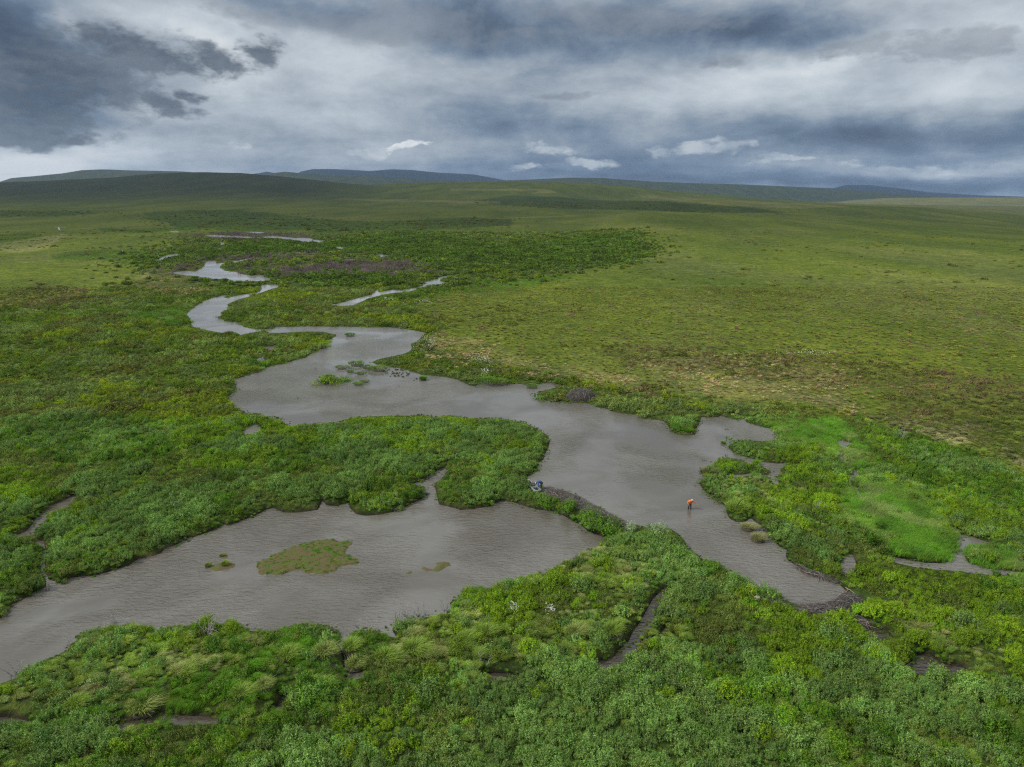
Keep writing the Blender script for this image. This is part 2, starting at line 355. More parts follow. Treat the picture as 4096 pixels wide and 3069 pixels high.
def shore(X, Y, rag=True):
    """signed distance to the nearest water and that water's level"""
    X = np.asarray(X, float); Y = np.asarray(Y, float)
    best = np.full(X.shape, 99.0); lvl = np.zeros(X.shape)
    if rag:
        a = 0.35 + .0022*Y
        Xj = X + (fbm(X, Y, 1.6+.01*Y.mean(), 3, 5)-.5)*2.2*a; Yj = Y + (fbm(X, Y, 1.6+.01*Y.mean(), 3, 15)-.5)*2.2*a
    else: Xj, Yj = X, Y
    for poly, l in WPOLY:
        d = sdist(Xj, Yj, poly, 8); d = d + (0 if area(poly) > 260 or poly[:, 1].max() > 160 else -.25 if l == 0 else -.20); m = d < best; best = np.where(m, d, best); lvl = np.where(m, l, lvl)
    for poly in IPOLY:
        d = sdist(Xj, Yj, poly, 8); best = np.maximum(best, -d)
    return best, lvl
EXCL = []
def excl(pts, rad, z=0.0):
    for (x0, y0), (x1, y1) in zip(pts, pts[1:] if len(pts) > 1 else pts):
        a = unproj(x0, y0, z); b = unproj(x1, y1, z)
        for t in np.linspace(0, 1, max(2, int(math.hypot(b[0]-a[0], b[1]-a[1])/.5))): EXCL.append((float(a[0])*(1-t)+float(b[0])*t, float(a[1])*(1-t)+float(b[1])*t, rad))
def q9(*p): return [(2696+x*.6329, 2100+y*.6329) for x, y in p]
def q5(*p): return [(2000+x*.6329, 1400+y*.6329) for x, y in p]
excl([(2106, 1925), (2160, 1975)], 1.15, .3); excl([(2166, 1962), (2166, 1968)], .8, .3)
excl(q5((275, 888), (340, 925), (430, 955), (500, 990), (560, 1030), (640, 1070), (740, 1120), (800, 1140)), 2.1)
excl(q9((770, 548), (860, 562), (950, 560), (1040, 545), (1110, 510), (1150, 460)), 1.15); excl(q9((1010, 560), (1090, 590), (1160, 620), (1225, 650)), .9, -.25)
excl(q9((462, 395), (500, 440), (560, 500), (640, 520), (720, 535)), .8); excl(q9((770, 262), (840, 300), (920, 330), (990, 352), (1030, 375)), .45)
excl(q5((470, 310), (570, 310)), 2.2); excl(q5((470, 290), (570, 290)), 1.9)
def inpoly(px, py, poly):
    ins = np.zeros(px.shape, bool); n = len(poly)
    for i in range(n):
        ax, ay = poly[i]; bx, by = poly[(i+1) % n]
        if ay != by:
            c = (ay > py) != (by > py); ins ^= c & (px < (bx-ax)*(py-ay)/(by-ay)+ax)
    return ins

# ------------------------------------------------------------------ far relief: crest heights by bearing
def crest(Y, pts):
    a = np.array(pts, float).reshape(-1, 2); return lambda px: z_at(np.interp(px, a[:, 0], a[:, 1]), Y)
cA = crest(14500, [-900,760,900,760,1009,697,1045,693,1074,687,1110,694,1190,697,1213,686,1259,678,1343,677,1482,685,1574,678,1657,681,1759,692,1898,699,1972,713,2150,745,3000,790,3150,765,
                   3182,748,3331,753,3381,740,3474,741,3622,757,3715,770,3928,782,4096,787,5000,795])
cB = crest(8500, [-900,760,-200,742,0,730,56,713,259,694,343,681,417,679,556,682,741,686,815,692,950,700,1050,699,1097,693,1148,688,1213,693,1389,701,1574,711,1759,722,1852,725,2048,722,2187,715,
                  2280,711,2418,713,2604,726,2789,734,2974,739,3182,748,3330,756,3530,770,3700,784,4096,800,5000,810])
cC = crest(3500, [-900,752,-200,738,0,731,185,725,463,711,648,696,815,692,972,695,1111,706,1250,720,1407,736,1482,741,1667,733,1852,728,2048,727,2233,730,2372,737,2557,750,2696,767,2881,781,
                  3067,797,3242,806,3317,812,3530,818,4096,826,5000,835])
cE = crest(5600, [-900,790,2800,810,3200,812,3317,810,3400,803,3530,794,3800,791,4096,789,5000,787])
c2 = crest(1900, [-900,836,2000,835,2600,806,2881,800,3067,812,3622,827,3900,843,4096,861,5000,880])
c1 = crest(1100, [-900,876,2000,874,2300,850,2500,846,2789,852,3252,868,3530,880,3807,895,4096,909,5000,960])
RING = [0, 520, 800, 1100, 1330, 1900, 2350, 3500, 4400, 5600, 6700, 8500, 11000, 14500, 20000]
def relief(px, Y):
    zero = np.zeros_like(px); r = np.clip((px-2250)/350, 0, 1)       # the double crest lies on the right only
    z1 = c1(px)*r; z2 = c2(px)*r + (1-r)*(.16*cC(px)); zc = cC(px)
    zE = np.maximum(cE(px), -30)
    rows = [zero, zero, z1*.45, z1, z1*(1-r) + r*(z1-11) + (1-r)*.05*zc, z2, z2*(1-r)+r*np.minimum(z2-9, zc) + (1-r)*.15*zc, zc, np.minimum(zc, zE)-22, zE, zE-55,
            cB(px), cB(px)-120, cA(px), cA(px)-300]
    Zr = np.stack(rows); T = np.array(RING, float)
    i = np.clip(np.searchsorted(T, Y, 'right')-1, 0, len(T)-2)
    # monotone cubic through the rings
    h = np.diff(T)[:, None]; dl = np.diff(Zr, axis=0)/h; m = np.zeros_like(Zr)
    a, b = dl[:-1], dl[1:]; ok = a*b > 0
    m[1:-1] = np.where(ok, 2*a*b/np.where(ok, a+b, 1), 0)
    J = np.arange(len(px)); t = np.clip((Y-T[i])/(T[i+1]-T[i]), 0, 1); hh = (T[i+1]-T[i])
    y0, y1, m0, m1 = Zr[i, J], Zr[i+1, J], m[i, J]*hh, m[i+1, J]*hh
    return (2*t**3-3*t**2+1)*y0 + (t**3-2*t**2+t)*m0 + (-2*t**3+3*t**2)*y1 + (t**3-t**2)*m1
def height(X, Y, sh=None):
    X = np.asarray(X, float); Y = np.asarray(Y, float)
    s, l = shore(X, Y) if sh is None else sh
    base = .30 + .30*fbm(X, Y, 9, 4, 3) + .06*(fbm(X, Y, 1.2, 3, 4)-.5)
    # the hillside on the right climbs gently from the valley floor
    pxb, _ = proj(X, Y, 0.0)
    base = base + relief(np.clip(CX + FPX*1.0346*X/np.maximum(Y, 1), -850, 4900), np.clip(Y, 0, 19900))
    base = base + sstep(700, 3000, Y)*(fbm(X, Y, 420, 5, 31)-.5)*9 + sstep(300, 900, Y)*(fbm(X, Y, 90, 4, 37)-.5)*1.5
    land = l + (base-l)*(1-np.exp(-np.maximum(s, 0)/np.clip(.03*(Y-90)+.55, .55, 14)))
    bed = l - .8*(1-np.exp(np.minimum(s, 0)/1.2))
    return np.where(s > 0, land, bed)

# ------------------------------------------------------------------ vegetation zones, and strips of painted sunlight (on the ground, read off the photograph)
ZP = dict(
 sedge=[Z(*Z6, [440,262,560,255,700,262,820,275,960,300,1080,350,1180,400,1200,470,1170,560,1200,640,1400,700,1540,780,1640,870,1700,950,1725,1000,1700,1080,1660,1140,1500,1140,1300,1105,1250,1030,
   1080,930,1030,860,1050,780,960,700,950,650,1050,620,1090,560,1050,510,940,440,820,420,620,390,590,325]),
   Z(*Z6, [1735,1100,1800,1030,1910,1025,2109,1050,2500,1080,2500,1260,2109,1200,1850,1155,1760,1140]),
   Z(*ZA, [250,790,450,755,520,800,430,850]), Z(*ZA, [1020,720,1200,680,1480,690,1560,800,1300,800,1100,770]),
   Z(*Z3, [640,760,730,780,740,810,900,815,940,800,760,790]), Z(*Z4, [160,430,340,340,600,300,720,210,750,190,700,260,500,330,300,400]),
   Z(*Z7, [1230,960,1480,950,1700,980,1780,900,1900,940,1700,1020,1300,1040]), Z(*Z7, [930,1300,1150,1270,1260,1380,1000,1370]),
   Z(*Z8, [780,640,980,580,1060,640,960,690,820,690])],
 grass=[Z(*Z8, [135,860,430,860,560,820,760,740,900,760,1000,820,1300,860,1500,760,1700,700,1900,760,1900,830,1700,1000,1200,1060,900,1080,600,1050,280,1060,135,1040]),
   Z(*Z7, [100,1180,400,1060,440,960,900,900,1300,1000,1984,1000,1984,1150,1650,1250,1560,1400,1200,1370,850,1400,700,1420,500,1440,300,1400,0,1330,-200,1300]),
   Z(*Z7, [1700,1220,1984,1120,1984,1260,1800,1290]), Z(*Z8, [0,1090,130,1080,140,1250,0,1300]),
   Z(*Z9, [1150,500,1250,480,1450,560,1400,700,1300,690,1200,600]), Z(*Z9, [1450,640,1680,620,1900,760,1920,900,1700,900,1560,800]),
   Z(*Z6, [150,640,480,600,640,690,700,800,560,860,330,800]), Z(*Z8, [1900,600,2110,590,2170,500,2170,860,1990,950,1940,900,2050,720]),
   Z(*Z8, [1500,250,1850,260,2050,420,2050,560,1880,640,1500,500])],
 dry=[Z(*Z5, [900,90,1300,40,1700,30,2212,150,2212,420,1800,330,1300,290,1000,230]), Z(*Z4, [1180,190,1500,220,1750,330,2000,420,1900,450,1500,400,1200,330]),
   Z(*Z5, [0,90,400,120,900,160,900,260,600,220,150,190]), Z(*Z6, [1600,330,2109,560,2300,640,2300,780,1900,560,1500,420]),
   Z(*FL, [560,1090,760,1070,900,1150,760,1190,520,1180]) ],
 brown=[Z(*Z6, [1300,120,1700,60,2400,200,2400,560,1900,480,1500,330,1250,250]), Z(*Z5, [800,250,1050,270,980,330,820,330]), Z(*FL, [2400,1400,3300,1430,4300,1560,4300,1640,3000,1520,2500,1470]),
   Z(*FL, [150,1130,560,1200,300,1240,0,1260,0,1210])],
 tundra=[Z(*ZC, [-500,840,2300,840,2300,1000,1900,1000,1450,1020,1000,1010,890,1015,760,1020,700,1060,650,1130,600,1150,650,1200,500,1240,350,1290,0,1340,-500,1400]),Z(*FL, [1780,1310,1640,1250,1700,1190,1900,1140,2230,1100,2560,1040,2620,1000,2500,925,2230,925,1900,900,1640,880,1300,850,1060,860,700,850,500,880,700,905,820,930,650,1000,480,1090,
   200,1180,-400,1320,-600,700,2000,600,4700,600,4700,2100,4096,1900,3800,1790,3500,1720,3200,1660,2780,1620,2400,1540,2180,1480,2040,1470,1850,1430,1670,1380])],
 willow=[Z(*ZC, [620,920,750,912,1050,905,1100,930,1300,935,1340,950,1200,975,1100,985,900,985,800,1000,760,985,720,960,640,940]), Z(*ZC, [1340,985,1500,975,1700,955,2000,940,2212,945,2212,975,1900,990,1750,1010,1400,1020,1350,1000]),
   Z(*ZC, [1450,1040,1600,1025,1850,1010,1950,1030,2212,1060,2212,1160,2000,1170,1850,1150,1700,1110,1600,1080,1480,1060]), Z(*ZC, [970,1065,1050,1045,1200,1035,1430,1050,1480,1080,1350,1095,1100,1100,900,1110,820,1110,870,1085]),
   Z(*ZC, [420,985,560,990,720,985,760,1000,600,1010,440,1000]), Z(*ZC, [250,1100,350,1085,450,1095,420,1120,280,1118]), Z(*ZC, [860,1200,1000,1195,1120,1230,1000,1260,880,1240]), Z(*ZC, [1180,1190,1500,1175,1850,1190,1780,1225,1500,1240,1250,1225]),
   Z(*ZB, [0,470,250,430,450,410,700,400,850,380,1100,360,1300,370,1400,410,1360,480,1470,505,
     1250,550,900,600,600,630,300,600,0,600]),
   Z(*ZB, [0,750,300,690,600,670,950,650,800,690,500,770,200,790,-400,830,-500,740]), Z(*ZB, [160,100,450,60,800,70,1100,95,1500,100,2212,150,2500,185,2212,188,1700,180,1300,165,900,160,400,130]),
   Z(*ZA, [420,260,600,220,850,200,1100,200,1300,240,1500,250,1300,330,1100,340,900,300,600,280,430,285]),
   Z(*FL, [560,870,800,850,1060,850,1300,880,1700,900,1500,930,1200,920,900,925,700,900]), Z(*FL, [-100,950,120,930,200,960,60,1000,-100,990]),
   Z(*FL, [350,745,560,725,640,735,500,760,380,765]), Z(*FL, [-300,845,300,845,420,855,250,865,-300,870]), Z(*FL, [850,735,1100,750,1300,765,1150,775,950,755]),
   Z(*Z3, [600,290,1000,250,1300,270,1600,330,1250,340,900,340,700,350,420,370,430,340])],
 dead=[Z(*Z3, [600,425,760,440,1000,430,1200,405,1500,390,1800,390,1880,410,1840,450,1600,465,1300,475,1000,480,880,480,740,450]), Z(*Z3, [430,385,560,370,800,350,1200,335,1240,350,900,368,700,385,560,395]),
   Z(*Z3, [520,225,600,205,760,198,780,215,1000,225,1200,240,1150,250,900,245,760,250,640,262,560,240]), Z(*Z3, [200,455,400,420,520,390,500,430,440,455,300,470])],
 bright=[Z(*FL, [3250,812,3530,792,5000,780,5000,870,4096,860,3700,830,3400,822]), Z(*FL, [2500,775,2900,800,3400,825,3200,835,2900,822,2600,795]),  # sunlit strips on the far land, and one lighter yellow patch
   Z(*ZA, [0,150,300,100,560,60,500,120,400,160,420,190,150,230,0,220]), Z(*ZB, [200,232,900,205,1000,207,700,222]),
   Z(*ZB, [0,10,700,12,800,40,600,45,650,25,0,22]), Z(*FL, [1700,800,2000,805,2000,815,1500,805,1350,795])],
 yell=[Z(*Z6, [640,560,800,540,1040,560,1020,620,900,680,700,680,630,620]), Z(*Z9, [1130,220,1500,260,1700,350,1850,330,2212,360,2500,600,2212,620,1850,520,1500,440,1250,400]),
   Z(*Z6, [1560,760,1900,760,2109,950,1900,1000,1700,920,1600,850]), Z(*Z3, [1500,490,1850,470,1880,520,1700,560,1550,530]), Z(*Z4, [850,1100,1200,1060,1240,1090,1000,1190,860,1160])],
)
def zones(X, Y, zz=0.0, sd=0):
    px, py = proj(X, Y, zz)
    wob = np.clip(2000.0/np.maximum(Y, 30), .8, 30)
    qx = px + (fbm(X, Y, 6+.02*Y.mean(), 4, 41+sd)-.5)*13*wob; qy = py + (fbm(X, Y, 6+.02*Y.mean(), 4, 47+sd)-.5)*4.5*np.minimum(wob, 14)
    out = {}
    for k, L_ in ZP.items():
        m = np.zeros(X.shape, bool)
        for p in L_: m |= inpoly(qx, qy, p)
        out[k] = m.astype(float)
    out['px'] = px; out['py'] = py
    return out
SILV = np.array((.175, .295, .060)); WILL = np.array((.105, .220, .016)); YEL = np.array((.195, .320, .012)); SEDG = np.array((.108, .258, .013))
BIRC = np.array((.135, .180, .030)); BRWN = np.array((.180, .180, .062)); DRYG = np.array((.370, .385, .150)); OLIV = np.array((.158, .218, .028))
GRAS = np.array((.185, .285, .038)); DEAD = np.array((.170, .152, .140))

# ------------------------------------------------------------------ ground sheet: fan-shaped grid, finer near the camera
us = np.linspace(-1.05, 1.05, 961)
ys = [14.0]
while ys[-1] < 620: ys.append(ys[-1]*1.0038 if ys[-1] > 34 else ys[-1]*1.03)
while ys[-1] < 15900: ys.append(ys[-1]*(1.009 if ys[-1] < 6000 else 1.014))
ys = np.array(ys); NR, NC = len(ys), len(us)
GX = (us[None, :]*ys[:, None]).ravel(); GY = np.repeat(ys, NC)
S_, L_ = shore(GX, GY)
GZ = height(GX, GY, (S_, L_))
zn = zones(GX, GY, np.where(GY > 500, GZ, 0))
for k_ in range(3):
    z2_ = zones(GX*(1+.0), GY, np.where(GY > 500, GZ, 0), 100+10*k_)
    for q_ in ZP: zn[q_] = zn[q_] + z2_[q_]
for q_ in ZP: zn[q_] = zn[q_]/4
def blend(c, w, t): return c*(1-w[:, None]) + t[None, :]*w[:, None]
nA = fbm(GX, GY, 30, 4, 51); nB = fbm(GX, GY, 7, 4, 52)
far = sstep(260, 700, GY)
SC = .60
pxw_ = zn['px']
C = np.tile(WILL*.9, (len(GX), 1)); C = blend(C, sstep(.45, .7, nA)*.6, GRAS*.75)
C = blend(C, sstep(280, 420, GY)*.5, OLIV*.9); C = blend(C, zn['tundra'], OLIV*1.05); C = blend(C, zn['tundra']*sstep(.5, .75, fbm(GX, GY/2.5, 120, 4, 53))*.28, BIRC*1.1)
C = blend(C, zn['tundra']*sstep(.52, .72, fbm(GX, GY/3, 50, 4, 57))*.30, DRYG*.8)
C = blend(C, zn['tundra']*sstep(600, 1500, GY)*sstep(3000, 1700, zn['px'])*.55, BIRC*.95)
C = blend(C, zn['grass'], GRAS*.8); C = blend(C, zn['dry']*.6, DRYG*.75); C = blend(C, zn['brown']*.4, BRWN*.8)
C = blend(C, zn['yell'], YEL*.8); C = blend(C, zn['willow']*.9, WILL*.85); C = blend(C, zn['willow']*sstep(650, 1000, GY)*np.where(pxw_ > 1850, .62, .34), np.array((.045, .078, .024))); C = blend(C, zn['dead']*.8, DEAD*.8)
C = blend(C, zn['sedge'], SEDG*.85); C = blend(C, zn['bright']*.7, DRYG*.85)  # bright: sunlit strips carried by a paler ground colour
# the far hills: cloud shadow painted dark on the left, sun and haze on slopes beyond
pxg = zn['px']
C = blend(C, sstep(1500, 2700, GY)*sstep(1750, 1150, pxg)*(GY < 4300)*.9, np.array((.024, .041, .025)))  # cloud shadow over the left hill, put into its colour
C = blend(C, sstep(700, 1500, GY)*(GY < 4300)*.30, np.array((.055, .068, .020)))
C = blend(C, sstep(4300, 4500, GY)*.8, np.array((.060, .080, .045)))
C = blend(C, (GY > 4300)*(GY < 6600)*sstep(3200, 3420, pxg)*.9, DRYG*.85)  # right-hand hill in the sun, its sunlight painted as paler ground
C = blend(C, (GY > 6600)*(GY < 11000)*sstep(1000, 500, pxg)*.8, np.array((.105, .125, .055)))  # sun patch on the left mountain, painted lighter
C = blend(C, (GY > 11000)*1.0, np.array((.025, .035, .045)))  # blue of the haze put into the farthest mountains' colour
C = C*SC
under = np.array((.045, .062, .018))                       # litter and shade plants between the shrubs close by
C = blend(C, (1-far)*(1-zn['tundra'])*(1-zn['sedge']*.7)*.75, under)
MUD = np.array((.034, .028, .020)); C = blend(C, sstep(.45, .0, S_)*(GY < 400), MUD)  # bank mud, darkened to stand for overhang shade and reflection at the waterline
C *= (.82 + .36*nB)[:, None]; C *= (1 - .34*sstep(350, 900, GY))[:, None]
def fan_faces(r0, r1):
    i = np.arange(r0, r1-1)[:, None]*NC + np.arange(NC-1)[None, :]; i = i.ravel()
    return np.stack([i, i+1, i+NC+1, i+NC], 1)
V = np.stack([GX, GY, GZ], 1)
split = int(np.searchsorted(ys, 1350))
mg = bpy.data.materials.new("tundra_ground"); mg.use_nodes = True; N = NB(mg.node_tree)
bs = mg.node_tree.nodes['Principled BSDF']; bs.inputs['Roughness'].default_value = .95; bs.inputs['Specular IOR Level'].default_value = .1
att = N.n('ShaderNodeAttribute', attribute_name='lc').outputs['Color']
pos = N.n('ShaderNodeNewGeometry').outputs['Position']
f1 = N.noise(pos, 1.1, 6, .65); f2 = N.noise(pos, .11, 6, .62, .4); f3 = N.noise(N.v('MULTIPLY', pos, (1, .35, 1)), .012, 6, .6, .3)
f4 = N.noise(pos, .45, 4, .7)
g = N.mix(1.0, att, N.mix(N.sm(f1, .3, .7), c4(.55, .60, .58), c4(1.45, 1.38, 1.25)), 'MULTIPLY')
g = N.mix(1.0, g, N.mix(N.sm(f2, .3, .7), c4(.80, .86, .85), c4(1.18, 1.12, 1.1)), 'MULTIPLY')
g = N.mix(1.0, g, N.mix(N.sm(f3, .3, .7), c4(.74, .80, .84), c4(1.24, 1.18, 1.1)), 'MULTIPLY')
f5 = N.noise(N.v('ADD', pos, (50, 9, 0)), .32, 5, .72, .5)
g = N.mix(1.0, g, N.mix(N.sm(f5, .32, .68), c4(.66, .72, .70), c4(1.34, 1.27, 1.2)), 'MULTIPLY')
g = N.mix(N.m('MULTIPLY', N.sm(f4, .60, .72), .18), g, c4(.09, .085, .04))
N.put(bs.inputs['Base Color'], g)
bp = N.n('ShaderNodeBump'); bp.inputs['Strength'].default_value = .9; bp.inputs['Distance'].default_value = .6
N.put(bp.inputs['Height'], N.m('ADD', f1, N.m('MULTIPLY', f4, 1.5))); N.put(bs.inputs['Normal'], bp.outputs[0])
def sub(name, r0, r1):
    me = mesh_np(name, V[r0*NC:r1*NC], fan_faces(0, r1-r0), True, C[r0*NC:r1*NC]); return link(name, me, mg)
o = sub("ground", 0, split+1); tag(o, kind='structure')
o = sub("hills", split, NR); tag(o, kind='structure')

# ------------------------------------------------------------------ water: one sheet per level, sunk into the ground
mw = bpy.data.materials.new("silty_water"); mw.use_nodes = True; N = NB(mw.node_tree); bs = mw.node_tree.nodes['Principled BSDF']
pos = N.n('ShaderNodeNewGeometry').outputs['Position']
rot = N.n('ShaderNodeMapping'); N.put(rot.inputs[0], pos); rot.inputs['Rotation'].default_value = (0, 0, R(18)); rot.inputs['Scale'].default_value = (.55, 1.35, 1)
wv1 = N.noise(rot.outputs[0], 2.1, 3, .5, .35)
rot2 = N.n('ShaderNodeMapping'); N.put(rot2.inputs[0], pos); rot2.inputs['Rotation'].default_value = (0, 0, R(-14)); rot2.inputs['Scale'].default_value = (.7, 1.5, 1)
wv2 = N.noise(rot2.outputs[0], 4.3, 3, .55, .2)
calm = N.sm(N.noise(pos, .045, 4, .55, .5), .38, .58, .06, 1.0)
bp = N.n('ShaderNodeBump'); bp.inputs['Distance'].default_value = .20
N.put(bp.inputs['Height'], N.m('ADD', wv1, N.m('MULTIPLY', wv2, .45)))
N.put(bs.inputs['Normal'], bp.outputs[0])
silt = N.noise(pos, .07, 4, .6, .6)
sy = N.n('ShaderNodeSeparateXYZ'); N.put(sy.inputs[0], pos)
N.put(bs.inputs['Base Color'], N.mix(N.sm(sy.outputs[1], 130, 320), N.mix(N.sm(silt, .35, .65), c4(.092, .082, .062), c4(.150, .142, .124)), c4(.255, .255, .252)))  # far water paler: bright sky reflection put into the base colour
N.put(bp.inputs['Strength'], N.m('MULTIPLY', calm, N.sm(sy.outputs[1], 110, 300, 1.0, .25)))   # ripples flattened with distance, to brighten the far water
bs.inputs['Roughness'].default_value = .06; bs.inputs['IOR'].default_value = 1.75
ms = mw.copy(); ms.name = "shaded_brown_water"          # small streams: clearer brown, darkened further to carry shade and bush reflections
for n_ in ms.node_tree.nodes:
    if n_.type == 'MIX' and not n_.inputs[6].is_linked: n_.inputs[6].default_value = c4(.036, .028, .018); n_.inputs[7].default_value = c4(.055, .045, .032)
def water(name, lv, label):
    s = np.full(GX.shape, 99.0)
    for poly, l in WPOLY:
        if l == lv: s = np.minimum(s, sdist(GX, GY, poly, 8))
    ok = s < (1.6 + .012*GY)
    F = fan_faces(0, int(np.searchsorted(ys, 1100))); F = F[ok[F].all(1)]
    u, inv = np.unique(F, return_inverse=True)
    VV = np.stack([GX[u], GY[u], np.full(len(u), lv)], 1)
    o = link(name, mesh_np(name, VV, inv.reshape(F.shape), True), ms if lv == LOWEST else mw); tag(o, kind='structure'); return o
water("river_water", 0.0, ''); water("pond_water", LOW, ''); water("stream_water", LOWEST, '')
# ------------------------------------------------------------------ plant kinds
def leaf_material(name, inst=True, trans=.14):
    m = bpy.data.materials.new(name); m.use_nodes = True; n_ = m.node_tree; N = NB(n_)
    n_.nodes.remove(n_.nodes['Principled BSDF']); out = n_.nodes['Material Output']
    if inst: tint = N.n('ShaderNodeAttribute', attribute_name='tint', attribute_type='INSTANCER').outputs['Color']
    else: tint = N.n('ShaderNodeObjectInfo').outputs['Color']
    lc = N.n('ShaderNodeAttribute', attribute_name='lc').outputs['Color']
    col = N.mix(1.0, tint, lc, 'MULTIPLY')
    d = N.n('ShaderNodeBsdfDiffuse'); t = N.n('ShaderNodeBsdfTranslucent'); g = N.n('ShaderNodeBsdfGlossy')
    N.put(d.inputs[0], col); N.put(t.inputs[0], N.mix(1.0, col, c4(1.15, 1.25, .6), 'MULTIPLY'))
    g.inputs['Roughness'].default_value = .5; g.inputs[0].default_value = c4(.7, .75, .8)
    a = N.n('ShaderNodeMixShader'); a.inputs[0].default_value = trans
    n_.links.new(d.outputs[0], a.inputs[1]); n_.links.new(t.outputs[0], a.inputs[2])
    b = N.n('ShaderNodeMixShader'); b.inputs[0].default_value = .02
    n_.links.new(a.outputs[0], b.inputs[1]); n_.links.new(g.outputs[0], b.inputs[2])
    n_.links.new(b.outputs[0], out.inputs[0]); return m
LEAF_I = leaf_material("leaf", True); LEAF_S = leaf_material("shrub_leaf", False)
TWIG = noisy("twig_bark", (.085, .070, .055), (.15, .13, .11), 20)
SILVER = noisy("weathered_wood", (.26, .245, .23), (.42, .40, .375), 18)
MUDM = noisy("wet_mud", (.035, .028, .020), (.075, .062, .048), 3, .8, .5)
class Gen:
    """numpy builder of leaf / blade quads"""
    def __init__(s, seed): s.r = np.random.default_rng(seed); s.V = []; s.C = []; s.F = []; s.n = 0; s.droop = 0.0
    def quads(s, A, B, C_, D, col):
        k = len(A); s.V.append(np.stack([A, B, C_, D], 1).reshape(-1, 3)); s.C.append(np.repeat(col, 4, 0))
        s.F.append((s.n + np.arange(k*4)).reshape(-1, 4)); s.n += 4*k
    def leaves(s, p, d, ln, wd, col, out=None):
        """kite leaves at p, pointing along d, facing roughly outward"""
        d = d/np.linalg.norm(d, axis=1)[:, None]; r = s.r.normal(size=p.shape)
        if out is not None: r = r*.42 + out
        sd = np.cross(d, r); sd /= np.linalg.norm(sd, axis=1)[:, None]+1e-9
        nn = np.cross(sd, d); ln = ln[:, None]; wd = wd[:, None]
        s.quads(p, p + d*ln*.45 + sd*wd*.5 + nn*wd*.12, p + d*ln - nn*ln*.12, p + d*ln*.45 - sd*wd*.5 + nn*wd*.12, col)
    def blades(s, base, top_dir, ln, wd, lean, col, seg=3):
        """arching grass blades; lean = sideways drift at the tip"""
        k = len(base); ang = s.r.uniform(0, math.pi, k); sd = np.stack([np.cos(ang), np.sin(ang), np.zeros(k)], 1)
        prev = None
        for i in range(seg+1):
            t = i/seg; h = ln*(1.22*t - (.22 + s.droop)*t*t)
            c = base + top_dir*h[:, None] + lean*(t**(1.8 - s.droop)); w = (wd*(1-.85*t))[:, None]*.5
            cur = (c - sd*w, c + sd*w)
            if prev is not None: s.quads(prev[0], prev[1], cur[1], cur[0], col*(1+.12*(t-.5)))
            prev = cur
    def mesh(s, name, m, smooth=False):
        me = mesh_np(name, np.concatenate(s.V), np.concatenate(s.F), smooth, np.concatenate(s.C)); me.materials.append(m); return me
    def add_twigs(s, me, paths, m, sides=3):
        pass
def lcol(r, k, s=.16, hue=.06):
    b = 1 + r.normal(0, s, k); return np.clip(np.stack([b*(1+r.normal(0, hue, k)), b, b*(1+r.normal(0, hue*1.5, k))], 1), .3, 2.2)
def bush(name, seed, rad=.72, ht=1.0, shoots=60, per=10, ll=.11, lw=.045, m=None, upright=.7, droop=.5, ragged=.28, stems=False, lobes=4):
    G = Gen(seed); r = G.r
    lob = np.stack([r.normal(0, rad*.42, lobes), r.normal(0, rad*.42, lobes), r.uniform(.72, 1.12, lobes)], 1)
    li = r.integers(0, lobes, shoots); th = r.uniform(0, 2*math.pi, shoots); rr = rad*.62*np.sqrt(r.uniform(0, 1, shoots))
    tx = lob[li, 0] + rr*np.cos(th); ty = lob[li, 1] + rr*np.sin(th); dr = np.hypot(tx, ty)
    tz = ht*lob[li, 2]*(1 - droop*np.clip(rr/(rad*.62), 0, 1)**2)*(1-.28*np.clip(dr/rad, 0, 1.2)**2)*r.uniform(1-ragged, 1.05, shoots)
    base = np.stack([tx*.35, ty*.35, np.zeros(shoots)], 1); tip = np.stack([tx, ty, np.maximum(tz, .12)], 1)
    t = np.tile(np.linspace(.34, 1.0, per), shoots); k = np.repeat(np.arange(shoots), per)
    ctrl = base + (tip-base)*np.array([.85, .85, .45])
    t_ = t[:, None]; p = base[k]*(1-t_)**2 + 2*ctrl[k]*(t_*(1-t_)) + tip[k]*t_**2
    p = p + r.normal(0, .022, p.shape)*rad/.7
    d = (tip-ctrl)[k]; d /= np.linalg.norm(d, axis=1)[:, None]
    cen = np.stack([lob[li, 0]*.8, lob[li, 1]*.8, np.full(shoots, ht*.25)], 1)[k]; o_ = p - cen; o_ /= np.linalg.norm(o_, axis=1)[:, None]
    rn = r.normal(0, .8, d.shape); rn -= o_*np.sum(rn*o_, 1)[:, None]
    d = d*upright*.45 + rn
    sc = np.where(t > .9, .75, 1.0)*r.uniform(.7, 1.2, len(t))
    shootc = lcol(r, shoots, .17, .06)[k]
    G.leaves(p, d, ll*sc, lw*sc, lcol(r, len(t), .13, .05)*shootc, o_)
    me = G.mesh(name, m)
    if stems:
        paths = []
        for i in range(0, shoots, 3):
            tt = np.linspace(0, .96, 5)[:, None]; q = base[i]*(1-tt)**2 + 2*ctrl[i]*(tt*(1-tt)) + tip[i]*tt**2
            q[0, 2] = -.35; paths.append((q, np.linspace(.016, .004, 5)))
        return me, mesh_pl(name+"_stem", *tubes(paths, 4))
    return me
